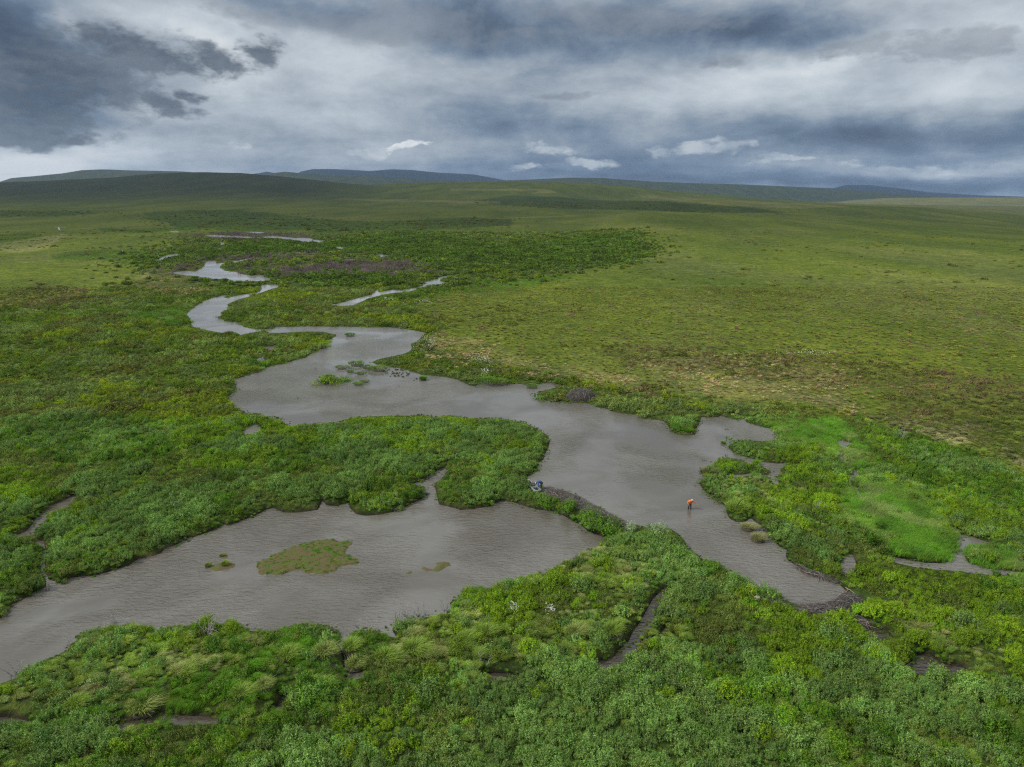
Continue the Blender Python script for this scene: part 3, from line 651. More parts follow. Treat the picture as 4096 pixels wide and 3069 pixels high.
def tussock(name, seed, n=190, ln=.62, spread=.13, wind=.22, out=.38, wd=.03, m=None, dead=.22, seg=3):
    G = Gen(seed); G.droop = .42; r = G.r; a = r.uniform(0, 2*math.pi, n); q = spread*np.sqrt(r.uniform(0, 1, n))
    base = np.stack([q*np.cos(a), q*np.sin(a), .10*(1-q/spread)], 1)
    L_ = ln*r.uniform(.55, 1.1, n); o_ = out*r.uniform(.3, 1.2, n)
    lean = np.stack([np.cos(a)*o_ + wind*r.uniform(.4, 1.3, n), np.sin(a)*o_ + wind*.25*r.normal(1, .6, n), -.12*o_], 1)
    col = lcol(r, n, .14, .05); dd = r.uniform(0, 1, n) < dead; col[dd] = np.array((1.5, 1.2, 1.6))*r.uniform(.7, 1.1, (dd.sum(), 1))
    G.blades(base, np.tile([[0, 0, 1.]], (n, 1)), L_, np.full(n, wd), lean, col, seg)
    return G.mesh(name, m)
def sward(name, seed, n=260, size=1.3, ln=.42, wind=.20, wd=.028, m=None, dead=.05):
    G = Gen(seed); r = G.r; base = np.stack([r.uniform(-.5, .5, n)*size, r.uniform(-.5, .5, n)*size, np.full(n, -.03)], 1)
    w = wind*(.6+.8*r.uniform(0, 1, n)); lean = np.stack([w, w*.3 + r.normal(0, .04, n), -.1*w], 1)
    col = lcol(r, n, .13, .05); dd = r.uniform(0, 1, n) < dead; col[dd] *= np.array((1.8, 1.2, 1.8))
    G.blades(base, np.tile([[0, 0, 1.]], (n, 1)), ln*r.uniform(.6, 1.15, n), np.full(n, wd), lean, col, 3)
    return G.mesh(name, m)
def twiggy(name, seed, n=26, ht=.8, sp=.35, r0=.012, m=None):
    r = np.random.default_rng(seed); paths = []
    def br(p, d, L_, rad, lv):
        k = 5; q = [p]; dd = d.copy()
        for i in range(k-1):
            dd = dd + r.normal(0, .16, 3); dd /= np.linalg.norm(dd); q.append(q[-1] + dd*L_/(k-1))
        paths.append((np.array(q), np.linspace(rad, rad*.35, k)))
        if lv:
            for i in range(1, k):
                for _ in range(2 if lv == 2 else 1):
                    e = dd*.6 + r.normal(0, .6, 3); e[2] += .25; e /= np.linalg.norm(e); br(q[i], e, L_*r.uniform(.3, .6), rad*.55, lv-1)
    for i in range(n):
        a = r.uniform(0, 2*math.pi); s = sp*r.uniform(.1, 1); d = np.array([math.cos(a)*.45, math.sin(a)*.45, 1.0])
        br(np.array([math.cos(a)*s*.4, math.sin(a)*s*.4, -.15]), d/np.linalg.norm(d), ht*r.uniform(.6, 1.1), r0, 1)
    me = mesh_pl(name, *tubes(paths, 3)); me.materials.append(m)
    a = me.color_attributes.new('lc', 'FLOAT_COLOR', 'POINT'); a.data.foreach_set('color', np.ones(len(me.vertices)*4, np.float32)); return me
# source meshes, kept in collections that are not part of the scene
def lib(name, meshes):
    c = bpy.data.collections.new(name)
    for i, me in enumerate(meshes):
        o = bpy.data.objects.new("%s_%02d" % (name, i), me); c.objects.link(o)
    return c, len(meshes)
near_lib = lib("near_plants",
 [bush("willow", 10+i, .72, 1.05, 70, 13, .12, .058, LEAF_I, .8, lobes=5) for i in range(4)] +
 [bush("dwarf_birch", 20+i, .75, .66, 70, 9, .075, .060, LEAF_I, .35, .4, .2) for i in range(3)] +       # 4-6
 [tussock("tussock", 30+i, 260, .72, .20, .26, .34, m=LEAF_I) for i in range(3)] +                             # 7-9
 [sward("sward", 40+i, 300, m=LEAF_I) for i in range(2)] +                                                # 10-11
 [twiggy("dead_twigs", 50, 12, .75, .3, .010, LEAF_I)])                                                   # 12
mid_lib = lib("mid_plants",
 [bush("willow", 110+i, .85, 1.0, 44, 6, .21, .10, LEAF_I, .6) for i in range(4)] +
 [bush("dwarf_birch", 120+i, .9, .62, 40, 6, .17, .12, LEAF_I, .3, .4, .2) for i in range(3)] +
 [tussock("tussock", 130+i, 60, .5, .22, .16, .34, .075, LEAF_I, .22, 2) for i in range(3)] +
 [sward("sward", 140+i, 110, 1.6, .40, .22, .07, LEAF_I) for i in range(2)] +
 [twiggy("dead_twigs", 150, 9, .9, .5, .022, LEAF_I)])
far_lib = lib("far_plants",
 [bush("willow", 210+i, 1.5, 1.35, 40, 4, .55, .34, LEAF_I, .4, lobes=6) for i in range(4)] +
 [bush("dwarf_birch", 220+i, 1.5, .8, 34, 4, .42, .34, LEAF_I, .3, .4, .2, lobes=6) for i in range(3)] +
 [tussock("tussock", 230+i, 26, .6, .6, .12, .5, .2, LEAF_I, .2, 2) for i in range(3)] +
 [sward("sward", 240+i, 40, 3.0, .5, .3, .16, LEAF_I) for i in range(2)] +
 [twiggy("dead_twigs", 250, 16, 1.4, 1.3, .05, LEAF_I)])
def scatter_nodes(collection):
    g = bpy.data.node_groups.new("scatter_" + collection.name, 'GeometryNodeTree')
    g.interface.new_socket("Geometry", in_out='INPUT', socket_type='NodeSocketGeometry')
    g.interface.new_socket("Geometry", in_out='OUTPUT', socket_type='NodeSocketGeometry')
    gi = g.nodes.new('NodeGroupInput'); go = g.nodes.new('NodeGroupOutput')
    ip = g.nodes.new('GeometryNodeInstanceOnPoints'); ci = g.nodes.new('GeometryNodeCollectionInfo')
    ci.inputs[0].default_value = collection; ci.inputs['Separate Children'].default_value = True; ci.inputs['Reset Children'].default_value = True
    def na(nm, ty):
        n = g.nodes.new('GeometryNodeInputNamedAttribute'); n.data_type = ty; n.inputs[0].default_value = nm
        return next(s for s in n.outputs if s.enabled)
    L_ = g.links.new
    L_(gi.outputs[0], ip.inputs['Points']); L_(ci.outputs[0], ip.inputs['Instance']); ip.inputs['Pick Instance'].default_value = True
    L_(na('vi', 'INT'), ip.inputs['Instance Index']); L_(na('rot', 'FLOAT_VECTOR'), ip.inputs['Rotation']); L_(na('sc', 'FLOAT_VECTOR'), ip.inputs['Scale'])
    L_(ip.outputs[0], go.inputs[0]); return g
GN = {}
def scatter(name, cat_, label, lb, pos_, rot, sc, tint, vi):
    n = len(pos_); me = bpy.data.meshes.new(name); me.vertices.add(n); me.vertices.foreach_set('co', np.asarray(pos_, np.float32).ravel())
    def at(nm, ty, key, v): a = me.attributes.new(nm, ty, 'POINT'); a.data.foreach_set(key, v)
    at('vi', 'INT', 'value', np.asarray(vi, np.int32)); at('rot', 'FLOAT_VECTOR', 'vector', np.asarray(rot, np.float32).ravel())
    at('sc', 'FLOAT_VECTOR', 'vector', np.asarray(sc, np.float32).ravel())
    T = np.ones((n, 4), np.float32); T[:, :3] = tint; at('tint', 'FLOAT_COLOR', 'color', T.ravel())
    c, _ = lb
    if c.name not in GN: GN[c.name] = scatter_nodes(c)
    o = link(name, me); md = o.modifiers.new("scatter", 'NODES'); md.node_group = GN[c.name]
    tag(o, label, cat_, kind='stuff'); return o

# ------------------------------------------------------------------ strewing the plant cover
def grid(y0, y1, s, marg=.80):
    yy = np.arange(y0, y1, s); P_ = []
    for y in yy:
        w = marg*y + 5; x = np.arange(-w, w, s); P_.append(np.stack([x, np.full(len(x), y)], 1))
    q = np.concatenate(P_); q += rng.uniform(-.5, .5, q.shape)*s*.95; return q[:, 0], q[:, 1]
HEIGHTS = np.array([1, 1, 1, 1, .66, .66, .66, .6, .6, .6, .4, .4, .8])
FARDK = .82
def strew(y0, y1, s, size, lb, keep_far=None):
    X, Y = grid(y0, y1, s); sh = shore(X, Y); z = height(X, Y, sh)
    land = sh[0] > .02
    for ex, ey, er in (EXCL if y0 < 300 else []): land &= (X-ex)**2 + (Y-ey)**2 > er*er
    X, Y, z = X[land], Y[land], z[land]; S0 = sh[0][land]
    zn = zones(X + rng.normal(0, .012 if y0 < 300 else .022, X.shape)*Y, Y*(1 + rng.normal(0, .02 if y0 < 300 else .038, X.shape)), np.where(Y > 500, z, 0) if y0 > 400 else 0.0); n = len(X); r = rng.uniform(0, 1, n); r2 = rng.uniform(0, 1, n)
    CS = {31: 2.7, 118: 3.6, 300: 9.0}.get(y0, 25.0); dome, Xc, Yc, cr = cells(X + (fbm(X, Y, CS*.4, 2, 85)-.5)*CS*.7, Y + (fbm(X, Y, CS*.4, 2, 86)-.5)*CS*.7, CS, 3)
    a = fbm(Xc, Yc, 22, 4, 61); b = fbm(Xc, Yc, 8, 3, 67); c = fbm(Xc, Yc, 14, 3, 71); e = fbm(X, Y, 3.2, 2, 73)
    kind = np.zeros(n, int)                                       # 0 willow 1 birch 2 tussock 3 sward 4 dead 5 none
    tint = np.tile(WILL, (n, 1))
    # valley thicket: silver willow, green willow, yellow willow and dwarf birch in patches
    near_fg = (zn['py'] > 2350).astype(float)
    sil = (b + .04*near_fg + .16*(cr-.5) + .04*rng.normal(size=n) > .57); yel = (~sil) & (c - .16*(cr-.5) + .05*rng.normal(size=n) > .60); bir = (~sil) & (~yel) & (a + .07*rng.normal(size=n) > .53)
    tint[sil] = SILV; tint[yel] = YEL; tint[bir] = BIRC*1.15; kind[bir] = 1
    mixw = (~sil) & (~yel) & (~bir) & (r < .35); tint[mixw] = (WILL+YEL)/2
    gr = r2 < (.10 + .25*(a < .42)); kind[gr] = 2; tint[gr] = GRAS
    m = zn['grass'] > 0; q = m & (r < .72); kind[q] = 2; tint[q] = GRAS*1.05; q2 = q & (e > .56); tint[q2] = (DRYG*.45+GRAS*.6); q3 = q & (c < .45); tint[q3] = SEDG*.9
    m = zn['yell'] > 0; q = m & (r < .7); kind[q] = np.where(r2[q] < .5, 1, 0); tint[q] = YEL*1.0
    m = (zn['willow'] > 0); q = m & (r < .9); kind[q] = 0; tint[q] = WILL*.95; q = m & (b > .58); tint[q] = WILL*1.25
    m = zn['dry'] > 0; q = m & (r < .8) & (zn['sedge'] == 0); kind[q] = 2; tint[q] = np.where((e > .5)[q, None], DRYG*.95, OLIV*1.2); 
    m = zn['tundra'] > 0; kind[m] = np.where(r[m] < .5, 2, 5); tint[m] = np.where((e > .60)[m, None], DRYG*.5, OLIV*1.1)
    q = m & (zn['dry'] > 0); kind[q] = 2; tint[q] = np.where((e > .48)[q, None], DRYG*.9, OLIV*1.2)
    q = m & ((a > .63) & (r2 < .3)); kind[q] = 1; tint[q] = BIRC*1.25
    q = (zn['brown'] > 0) & (r2 < .5); kind[q] = 1; tint[q] = np.where((c > .5)[q, None], BRWN*1.05, BIRC)
    m = zn['sedge'] > 0; kind[m] = np.where(r[m] < .97, 3, 0); tint[m] = SEDG; q = m & (c > .5); tint[q] = (SEDG*.55 + GRAS*.45)
    q = m & (e > .60); tint[q] = (SEDG*.6 + DRYG*.3)
    q = near_fg*(r2 > .975) > 0; kind[q] = 4; tint[q] = DEAD*1.4
    m = zn['dead'] > 0; q = m & (r < .62); kind[q] = 4; tint[q] = DEAD*1.3; q = m & (r >= .62); kind[q] = 2; tint[q] = OLIV
    q = (S0 < .5) & (kind < 2) & (r < .45); kind[q] = 2; tint[q] = SEDG*.85
    zn['patch'] = fbm(X, Y*.4, 16, 4, 83)
    if keep_far is not None: kind[~keep_far(zn, r, kind)] = 5
    S0_ = S0
    ok = kind != 5; S0_ = S0_[ok]; dome = dome[ok]; cr = cr[ok]; X, Y, z, kind, tint = X[ok], Y[ok], z[ok], kind[ok], tint[ok]; n = len(X); znp = zn['px'][ok]; sg = zn['sedge'][ok]; tu = zn['tundra'][ok]; a = a[ok]
    sc = size*rng.uniform(.7, 1.25, n)*(.66 + .70*(fbm(X, Y, 2.6+.012*Y.mean(), 2, 81)))
    sc = sc*(.50 + .78*dome**.8)*(.8 + .4*cr)*np.where((tu > 0) & (kind == 2), 1.15, 1.0)
    sc = sc*np.where(tu > 0, .80, 1.0)*np.where(kind == 3, 1.0, 1.0)
    vi = np.where(kind == 0, rng.integers(0, 4, n), np.where(kind == 1, rng.integers(4, 7, n), np.where(kind == 2, rng.integers(7, 10, n), np.where(kind == 3, rng.integers(10, 12, n), 12))))
    if y0 < 300: sc = np.where(kind == 3, sc, sc*np.clip(.42 + .62*S0_, 0, 1))
    # plants on the near banks stay low enough to leave the water in view
    top = HEIGHTS[vi]*sc
    okk = np.ones(n, bool)
    near = np.arange(n) if Y.mean() < 900 else np.arange(0)
    for f in (1.0, .62, .38, .0):
        if not len(near): break
        px, py = proj(X[near], Y[near], z[near] + top[near]*f*.8); gx, gy = unproj(px, py, 0.0)
        bad = shore(gx, gy)[0] < 0.0
        if f == 0: okk[near[bad]] = rng.uniform(0, 1, bad.sum()) < .0; break
        sc[near[~bad]] *= f; near = near[bad]
    if len(near): sc[near] *= .3
    X, Y, z, kind, tint, sc, vi, sg = [q[okk] for q in (X, Y, z, kind, tint, sc, vi, sg)]; n = len(X); crk = _h(np.floor(cr[okk]*9973), np.floor(cr[okk]*77), 5)
    tint = tint*(.74 + .50*crk)[:, None]
    tint = tint*(FARDK if 300 <= y0 < 700 else .5 if y0 > 700 else 1.0)
    if y0 >= 118: tint = tint*np.where((kind == 3)[:, None], 1, np.array((1.20, .97, 1.10)))
    tint = tint*(1 + rng.normal(0, .13, (n, 1)))*(.84 + .32*fbm(X, Y, 12, 3, 91))[:, None]*(1 + rng.normal(0, .04, (n, 3)))
    windy = (kind == 2) | (kind == 3)
    rz = np.where(windy, rng.normal(0, .25, n), rng.uniform(0, 6.283, n))
    rot = np.stack([rng.normal(0, .06, n), rng.normal(0, .06, n), rz], 1)
    scv = np.stack([sc, sc, sc*rng.uniform(.8, 1.2, n)], 1); k3 = kind == 3; scv[k3] = np.array([1, 1, 1.])*np.minimum(size*rng.uniform(.9, 1.15, (k3.sum(), 1)), 9)
    return np.stack([X, Y, z-.03], 1), rot, scv, np.clip(tint, .01, .8), vi, kind
NAMES = {0: ("willow_thicket", "willow thicket", "dense green willow thicket covering the valley floor"),
         1: ("dwarf_birch", "dwarf birch", "low olive and brown dwarf birch scrub spreading over the ground"),
         2: ("tussock_grass", "grass", "arching tussock grass growing between the shrubs and over the tundra"),
         3: ("sedge_meadow", "sedge", "bright green windblown sedge growing in the wet meadow"),
         4: ("dead_brush", "dead brush", "grey drowned brush standing beside the far ponds")}
bands = [strew(31, 118, .56, .90, near_lib), strew(118, 300, 1.12, 1.0, mid_lib),
         strew(300, 760, 2.3, 1.0, far_lib, lambda z_, r, k: (((z_['tundra'] == 0) & (r < .6)) | ((z_['willow'] > 0) & (r < (1.9*z_['patch'] - .25)*np.clip(1.2-(z_['px']-1850)/620, .12, 1)*np.where(z_['py'] > 1000, 1, .8))) | (z_['dead'] > 0) | ((k == 1) & (r < .25))) & (r < .95)),
         strew(760, 2100, 6.5, 2.2, far_lib, lambda z_, r, k: (z_['willow'] > 0) & (r < 1.6*z_['patch']))]
for lb, bd, tg in zip((near_lib, mid_lib, far_lib, far_lib), bands, ("", "", "", "")):
    p_, ro, sv, ti, vi, kd = bd
    for k, (nm, ct, lab) in NAMES.items():
        q = kd == k
        if q.sum() > 0:
            where = {id(bands[0]): "in the foreground", id(bands[1]): "in the middle distance", id(bands[2]): "far up the valley", id(bands[3]): "near the skyline"}[id(bd)]
            scatter(nm, ct, lab + " " + where, lb, p_[q], ro[q], sv[q], ti[q], vi[q])

# fringe of drowned grass along every shore
X, Y = grid(34, 170, .42); s0, l0 = shore(X, Y); m = (s0 > -.55) & (s0 < .35) & (fbm(X, Y, 1.7, 3, 95) > .46); X, Y, s0, l0 = X[m], Y[m], s0[m], l0[m]; n = len(X)
zf = np.maximum(height(X, Y, (s0, l0)), l0) - .04; sf = rng.uniform(.22, .62, n)*np.where(s0 < 0, .6, 1); e = rng.uniform(0, 1, n)
tf = np.where((e < .55)[:, None], SEDG*.8, np.where((e < .85)[:, None], GRAS*.8, DEAD*.9))*(1+rng.normal(0, .15, (n, 1)))
scatter("shore_grass", "grass", "short drowned grass fringing the water's edge", near_lib, np.stack([X, Y, zf], 1), np.stack([X*0, X*0, rng.uniform(0, 6.28, n)], 1), np.stack([sf, sf, sf*.8], 1), np.clip(tf, .01, .8), rng.integers(7, 10, n))
# ------------------------------------------------------------------ single things
def at(px, py, z=0.0, dz=0.0):
    """a place on the ground seen at a photo pixel"""
    p = P(px, py, z)
    s_, l_ = shore(np.array([p.x]), np.array([p.y]))
    return Vector((p.x, p.y, max(float(height(np.array([p.x]), np.array([p.y]))[0]), float(l_[0])+.02 if s_[0] < 0 else -9) + dz))
def skin(name, verts, edges, rad, m, parent=None, sub=1, root=0):
    me = bpy.data.meshes.new(name); me.from_pydata(verts, edges, []); o = bpy.data.objects.new(name, me); COL.objects.link(o)
    md = o.modifiers.new('s', 'SKIN'); md.use_smooth_shade = True
    if not me.skin_vertices: me.skin_vertices.new()
    for i, r_ in enumerate(rad):
        s = me.skin_vertices[0].data[i]; s.radius = (r_, r_) if not isinstance(r_, tuple) else r_; s.use_root = (i == root)
    s2 = o.modifiers.new('u', 'SUBSURF'); s2.levels = sub; s2.render_levels = sub
    dg = bpy.context.evaluated_depsgraph_get(); dg.update(); nm = bpy.data.meshes.new_from_object(o.evaluated_get(dg))
    bpy.data.objects.remove(o); bpy.data.meshes.remove(me); nm.name = name
    nm.polygons.foreach_set('use_smooth', [True]*len(nm.polygons)); nm.materials.clear()
    return link(name, nm, m, parent)
def chain(vs, es, rs, pts, rad, start=None):
    """append a chain of joints; returns index of last"""
    prev = start
    for p, r_ in zip(pts, rad):
        vs.append(tuple(p)); rs.append(r_); i = len(vs)-1
        if prev is not None: es.append((prev, i))
        prev = i
    return prev
def hand(vs, es, rs, wrist_i, wrist, dirn, side, curl=.35):
    """palm, four fingers and a thumb grown from the wrist joint"""
    w = Vector(wrist); d = Vector(dirn).normalized(); s = d.cross(Vector(side)).normalized(); n = s.cross(d)
    palm = w + d*.05
    pi_ = chain(vs, es, rs, [palm], [(.036, .020)], wrist_i)
    for k, (off, ln) in enumerate(zip((-.030, -.010, .010, .029), (.070, .080, .075, .058))):
        b = palm + d*.045 + s*off; m1 = b + d*ln*.5 - n*ln*.12*curl; m2 = m1 + d*ln*.4 - n*ln*.45*curl
        chain(vs, es, rs, [b, m1, m2], [.0098, .0088, .0075], pi_)
    b = palm - s*.040 + d*.0; chain(vs, es, rs, [b, b - s*.018 + d*.030 - n*.01, b - s*.020 + d*.055 - n*.02], [.0115, .010, .008], pi_)
SKIN = mat("skin", (.50, .30, .21), .55); BOOTM = mat("boot_rubber", (.03, .03, .032), .5)
def person(label, loc, rz, J, jacket, trousers, hatcol, vest=None, glove=None):
    root = empty("person", loc, rz, label=label, cat="person")
    v, e, r_ = [], [], []
    pel = chain(v, e, r_, [J['pel']], [.125]); sp_ = chain(v, e, r_, [J['spine'], J['chest']], [.110, .125], pel)
    nk = chain(v, e, r_, [J['neck']], [.060], sp_)
    h0, h1 = Vector(J['head']), Vector(J['neck']); hd = (h0-h1).normalized(); f = Vector(J['face']).normalized()
    hb = chain(v, e, r_, [h1 + hd*.09, h0 + hd*.02, h0 + hd*.095], [.078, .092, .060], nk)
    chain(v, e, r_, [h0 + f*.085 - hd*.01, h0 + f*.112 - hd*.018], [.020, .012], hb-1)              # nose
    sdv = hd.cross(f).normalized()
    for s in (-1, 1): chain(v, e, r_, [h0 + sdv*s*.098 - hd*.01], [.016], hb-1)                     # ears
    tips = {}
    for s in 'lr':
        sh, elb, wr = J['sh'+s], J['el'+s], J['wr'+s]
        i = chain(v, e, r_, [sh, elb, wr], [.052, .045, .028], sp_)
        hand(v, e, r_, i, wr, Vector(wr)-Vector(elb), (0, 1, 0), .6)
        chain(v, e, r_, [J['hip'+s], J['kn'+s], J['an'+s], Vector(J['an'+s]) + Vector(J['toe'])], [.092, .060, .042, .040], pel)
    skin("body", v, e, r_, SKIN, root)
    v, e, r_ = [], [], []
    pel = chain(v, e, r_, [Vector(J['pel']) + Vector((0, 0, -.05)), Vector(J['pel'])*.5 + Vector(J['spine'])*.5, J['spine'], J['chest']], [(.22, .18), (.22, .19), (.23, .20), (.26, .20)])
    nk = chain(v, e, r_, [(Vector(J['chest'])*.35 + Vector(J['neck'])*.65), Vector(J['neck'])*.9 + h0*.1], [.13, .085], pel)
    for s in 'lr':
        a = Vector(J['el'+s]); b = Vector(J['wr'+s]); chain(v, e, r_, [J['sh'+s], a, b - (b-a)*.06], [.110, .085, .062], pel)
    skin("jacket", v, e, r_, jacket, root)
    v, e, r_ = [], [], []; c0 = chain(v, e, r_, [J['pel']], [.165])
    for s in 'lr':
        a = Vector(J['kn'+s]); b = Vector(J['an'+s]); chain(v, e, r_, [J['hip'+s], a, b + (a-b)*.08], [.130, .098, .078], c0)
    skin("trousers", v, e, r_, trousers, root)
    for s in 'lr':
        v, e, r_ = [], [], []; b = Vector(J['an'+s]); tv = Vector(J['toe'])
        chain(v, e, r_, [b + Vector((0, 0, .14)), b, b + tv*.55 + Vector((0, 0, -.03)), b + tv*1.15 + Vector((0, 0, -.045))], [.062, .062, .056, .046]); skin("boot", v, e, r_, BOOTM, root)
    # hat with brim, hair under it, eyes
    bm = bmesh.new(); q = hd.to_track_quat('Z', 'Y').to_matrix().to_4x4(); M0 = Matrix.Translation(h0 + hd*.045) @ q
    for (r1, r2, z0, z1) in ((.140, .136, -.005, .004), (.118, .112, .0, .055), (.112, .070, .055, .098), (.070, .0, .098, .108)):
        bmesh.ops.create_cone(bm, cap_ends=True, segments=20, radius1=r1, radius2=r2, depth=z1-z0, matrix=M0 @ Matrix.Translation((0, 0, (z0+z1)/2)))
    me = bpy.data.meshes.new("hat"); bm.to_mesh(me); bm.free(); link("hat", me, hatcol, root)
    bm = bmesh.new(); bmesh.ops.create_uvsphere(bm, u_segments=16, v_segments=10, radius=.103, matrix=Matrix.Translation(h0 + hd*.02 - f*.022) @ q @ Matrix.Diagonal((1, 1, 1.05, 1)))
    me = bpy.data.meshes.new("hair"); bm.to_mesh(me); bm.free(); link("hair", me, mat("hair", (.06, .04, .028), .6), root)
    for s in (-1, 1):
        bm = bmesh.new(); bmesh.ops.create_uvsphere(bm, u_segments=8, v_segments=6, radius=.012, matrix=Matrix.Translation(h0 + f*.086 + sdv*s*.034 + hd*.012))
        me = bpy.data.meshes.new("eye"); bm.to_mesh(me); bm.free(); link("eye", me, mat("eye", (.03, .025, .02), .2), root)
    return root
ORANGE = noisy("orange_shell", (.90, .23, .02), (.75, .16, .015), 9, .55, .25); BLUE = noisy("blue_shell", (.02, .085, .30), (.012, .05, .19), 9, .5, .25)
WADER = noisy("dark_wader", (.022, .022, .026), (.05, .05, .055), 9, .5, .2); OLIVEM = noisy("olive_wader", (.075, .062, .042), (.11, .095, .065), 9, .6, .2)
WHITE = noisy("white_cap", (.55, .53, .50), (.45, .43, .41), 9, .7); GREYM = noisy("grey_pack", (.10, .10, .105), (.2, .2, .2), 12, .7)
J1 = dict(pel=(0, .06, .70), spine=(0, -.08, .93), chest=(.03, -.26, 1.14), neck=(.08, -.36, 1.29), head=(.11, -.47, 1.39), face=(.1, -.8, -.6),
  shl=(-.17, -.24, 1.19), ell=(-.36, -.20, .97), wrl=(-.25, -.36, .78), shr=(.23, -.28, 1.20), elr=(.50, -.36, 1.03), wrr=(.75, -.46, .86),
  hipl=(-.10, .05, .62), knl=(-.15, -.06, .22), anl=(-.14, .06, -.20), hipr=(.10, .04, .62), knr=(.12, -.12, .22), anr=(.13, -.06, -.20), toe=(.0, -.15, -.03))
p1 = P(2758, 2036, 0.0)
per1 = person("person in an orange jacket and pale cap wading through the river, one arm held out", (p1.x, p1.y, 0.0), 0, J1, ORANGE, WADER, WHITE)
bm = bmesh.new()                                                    # chest strap and small pack worn on the back
for (a, b) in (((-.13, -.47, 1.22), (.24, -.42, 1.06)), ((.02, -.50, 1.22), (.02, -.36, .92))):
    A, B = Vector(a), Vector(b); M0 = Matrix.Translation((A+B)/2) @ (B-A).to_track_quat('Z', 'Y').to_matrix().to_4x4() @ Matrix.Diagonal((.04, .02, (B-A).length, 1))
    bmesh.ops.create_cube(bm, size=1, matrix=M0)
me = bpy.data.meshes.new("strap"); bm.to_mesh(me); bm.free(); link("strap", me, WADER, per1)
J2 = dict(pel=(0, .05, .93), spine=(-.22, .02, 1.03), chest=(-.46, -.03, 1.04), neck=(-.62, -.08, 1.00), head=(-.72, -.13, .95), face=(-.3, -.4, -1),
  shl=(-.50, .17, .98), ell=(-.72, .08, .74), wrl=(-.80, -.10, .50), shr=(-.46, -.22, .98), elr=(-.42, -.40, .70), wrr=(-.44, -.52, .42),
  hipl=(-.02, .14, .86), knl=(-.06, .16, .47), anl=(.02, .16, .07), hipr=(.03, -.06, .86), knr=(-.02, -.10, .47), anr=(.05, -.08, .07), toe=(-.15, -.05, -.02))
p2 = at(2166, 1964, .3)
per2 = person("person in a blue jacket bending over the grey raft", p2 + Vector((0, 0, .12)), 0, J2, BLUE, OLIVEM, WHITE)

# inflatable raft
CAMO = noisy("camouflage_fabric", (.05, .052, .05), (.27, .28, .27), 7, .5, .15, 4, .42, .56); DARKF = noisy("raft_floor", (.02, .022, .022), (.05, .052, .05), 6, .6)
a0 = P(2112, 1932, .35); a1 = P(2158, 1978, .35); rc = (a0+a1)/2; ax_ = (a1-a0); rl = ax_.length; ang = math.atan2(ax_.y, ax_.x)
raft = empty("inflatable_raft", (rc.x, rc.y, rc.z+.12), ang, label="grey camouflage inflatable raft pulled up beside the stick dam", cat="raft")
th = np.linspace(0, 2*math.pi, 49); hl, hw = rl/2-.18, .44
sx_ = hl*np.sign(np.cos(th))*np.abs(np.cos(th))**.62; sy_ = hw*np.sign(np.sin(th))*np.abs(np.sin(th))**.62; sz_ = .16 + .16*np.abs(np.cos(th))**6
me = mesh_pl("hull_tube", *tubes([(np.stack([sx_, sy_, sz_], 1), np.full(49, .17))], 12)); link("hull_tube", me, CAMO, raft)
bm = bmesh.new(); bmesh.ops.create_grid(bm, x_segments=16, y_segments=8, size=1, matrix=Matrix.Translation((0, 0, .06)) @ Matrix.Diagonal((hl*.98, hw*.98, 1, 1)))
for v in bm.verts: v.co.z += .02*math.sin(v.co.x*9)
me = bpy.data.meshes.new("floor"); bm.to_mesh(me); bm.free(); link("floor", me, DARKF, raft)
def pillow(name, loc, size, rz, m, parent=None, seed=0, **k):
    bm = bmesh.new(); bmesh.ops.create_cube(bm, size=1); bmesh.ops.subdivide_edges(bm, edges=bm.edges, cuts=3, use_grid_fill=True)
    for v in bm.verts:
        c = v.co.copy(); n_ = Vector([abs(q*2)**4 for q in c]); f = 1/max(sum(abs(q*2)**4 for q in c)**.25, .01); v.co = c*f
        v.co = Vector((v.co.x*size[0], v.co.y*size[1], v.co.z*size[2])) + Vector((math.sin(c.y*7+seed), math.sin(c.z*6+seed*2), math.sin(c.x*8+seed)))*.02
    me = bpy.data.meshes.new(name); bm.to_mesh(me); bm.free(); me.polygons.foreach_set('use_smooth', [True]*len(me.polygons))
    o = link(name, me, m, parent); o.location = loc; o.rotation_euler = (0, 0, rz)
    return tag(o, **k) if k else o
pillow("seat", (.25, 0, .18), (.28, .62, .16), 0, CAMO, raft, 1)
for s in (-1, 1):
    me = mesh_pl("grab_line", *tubes([(np.array([(-hl*.6+hl*1.2*t, s*(hw+.15), .22-.05*math.sin(t*math.pi*4)**2) for t in np.linspace(0, 1, 17)]), np.full(17, .012))], 4)); link("grab_line", me, DARKF, raft)
def raft_pt(u, v, z): c, s = math.cos(ang), math.sin(ang); return Vector((rc.x + u*c - v*s, rc.y + u*s + v*c, rc.z+.12+z))
TEAL = noisy("teal_fabric", (.008, .07, .048), (.014, .11, .075), 7, .55, .3)
db = pillow("dry_bag", raft_pt(.78, 0.0, .30), (.50, .30, .22), ang+.3, TEAL, None, 2, label="dark teal dry bag lying in the near end of the raft", cat="bag")
bag = empty("backpack", raft_pt(-.35, .05, .12), ang+.9, label="dark backpack slumped in the middle of the raft", cat="backpack")
pillow("pack_body", (0, 0, .17), (.56, .36, .34), 0, GREYM, bag, 3); pillow("pack_pocket", (.0, -.22, .14), (.34, .16, .22), 0, GREYM, bag, 4)
pillow("top_lid", (0, 0, .36), (.44, .30, .10), 0, WADER, bag, 5)
pd = empty("paddle", (0, 0, 0), label="paddle with white blade leaning against the near side of the raft", cat="paddle")
A, B = P(2122, 1962, .5), P(2148, 1980, .48); dv = (B-A).normalized()
me = mesh_pl("shaft", *tubes([(np.array([A, B]), np.array([.018, .018]))], 6)); link("shaft", me, DARKF, pd)
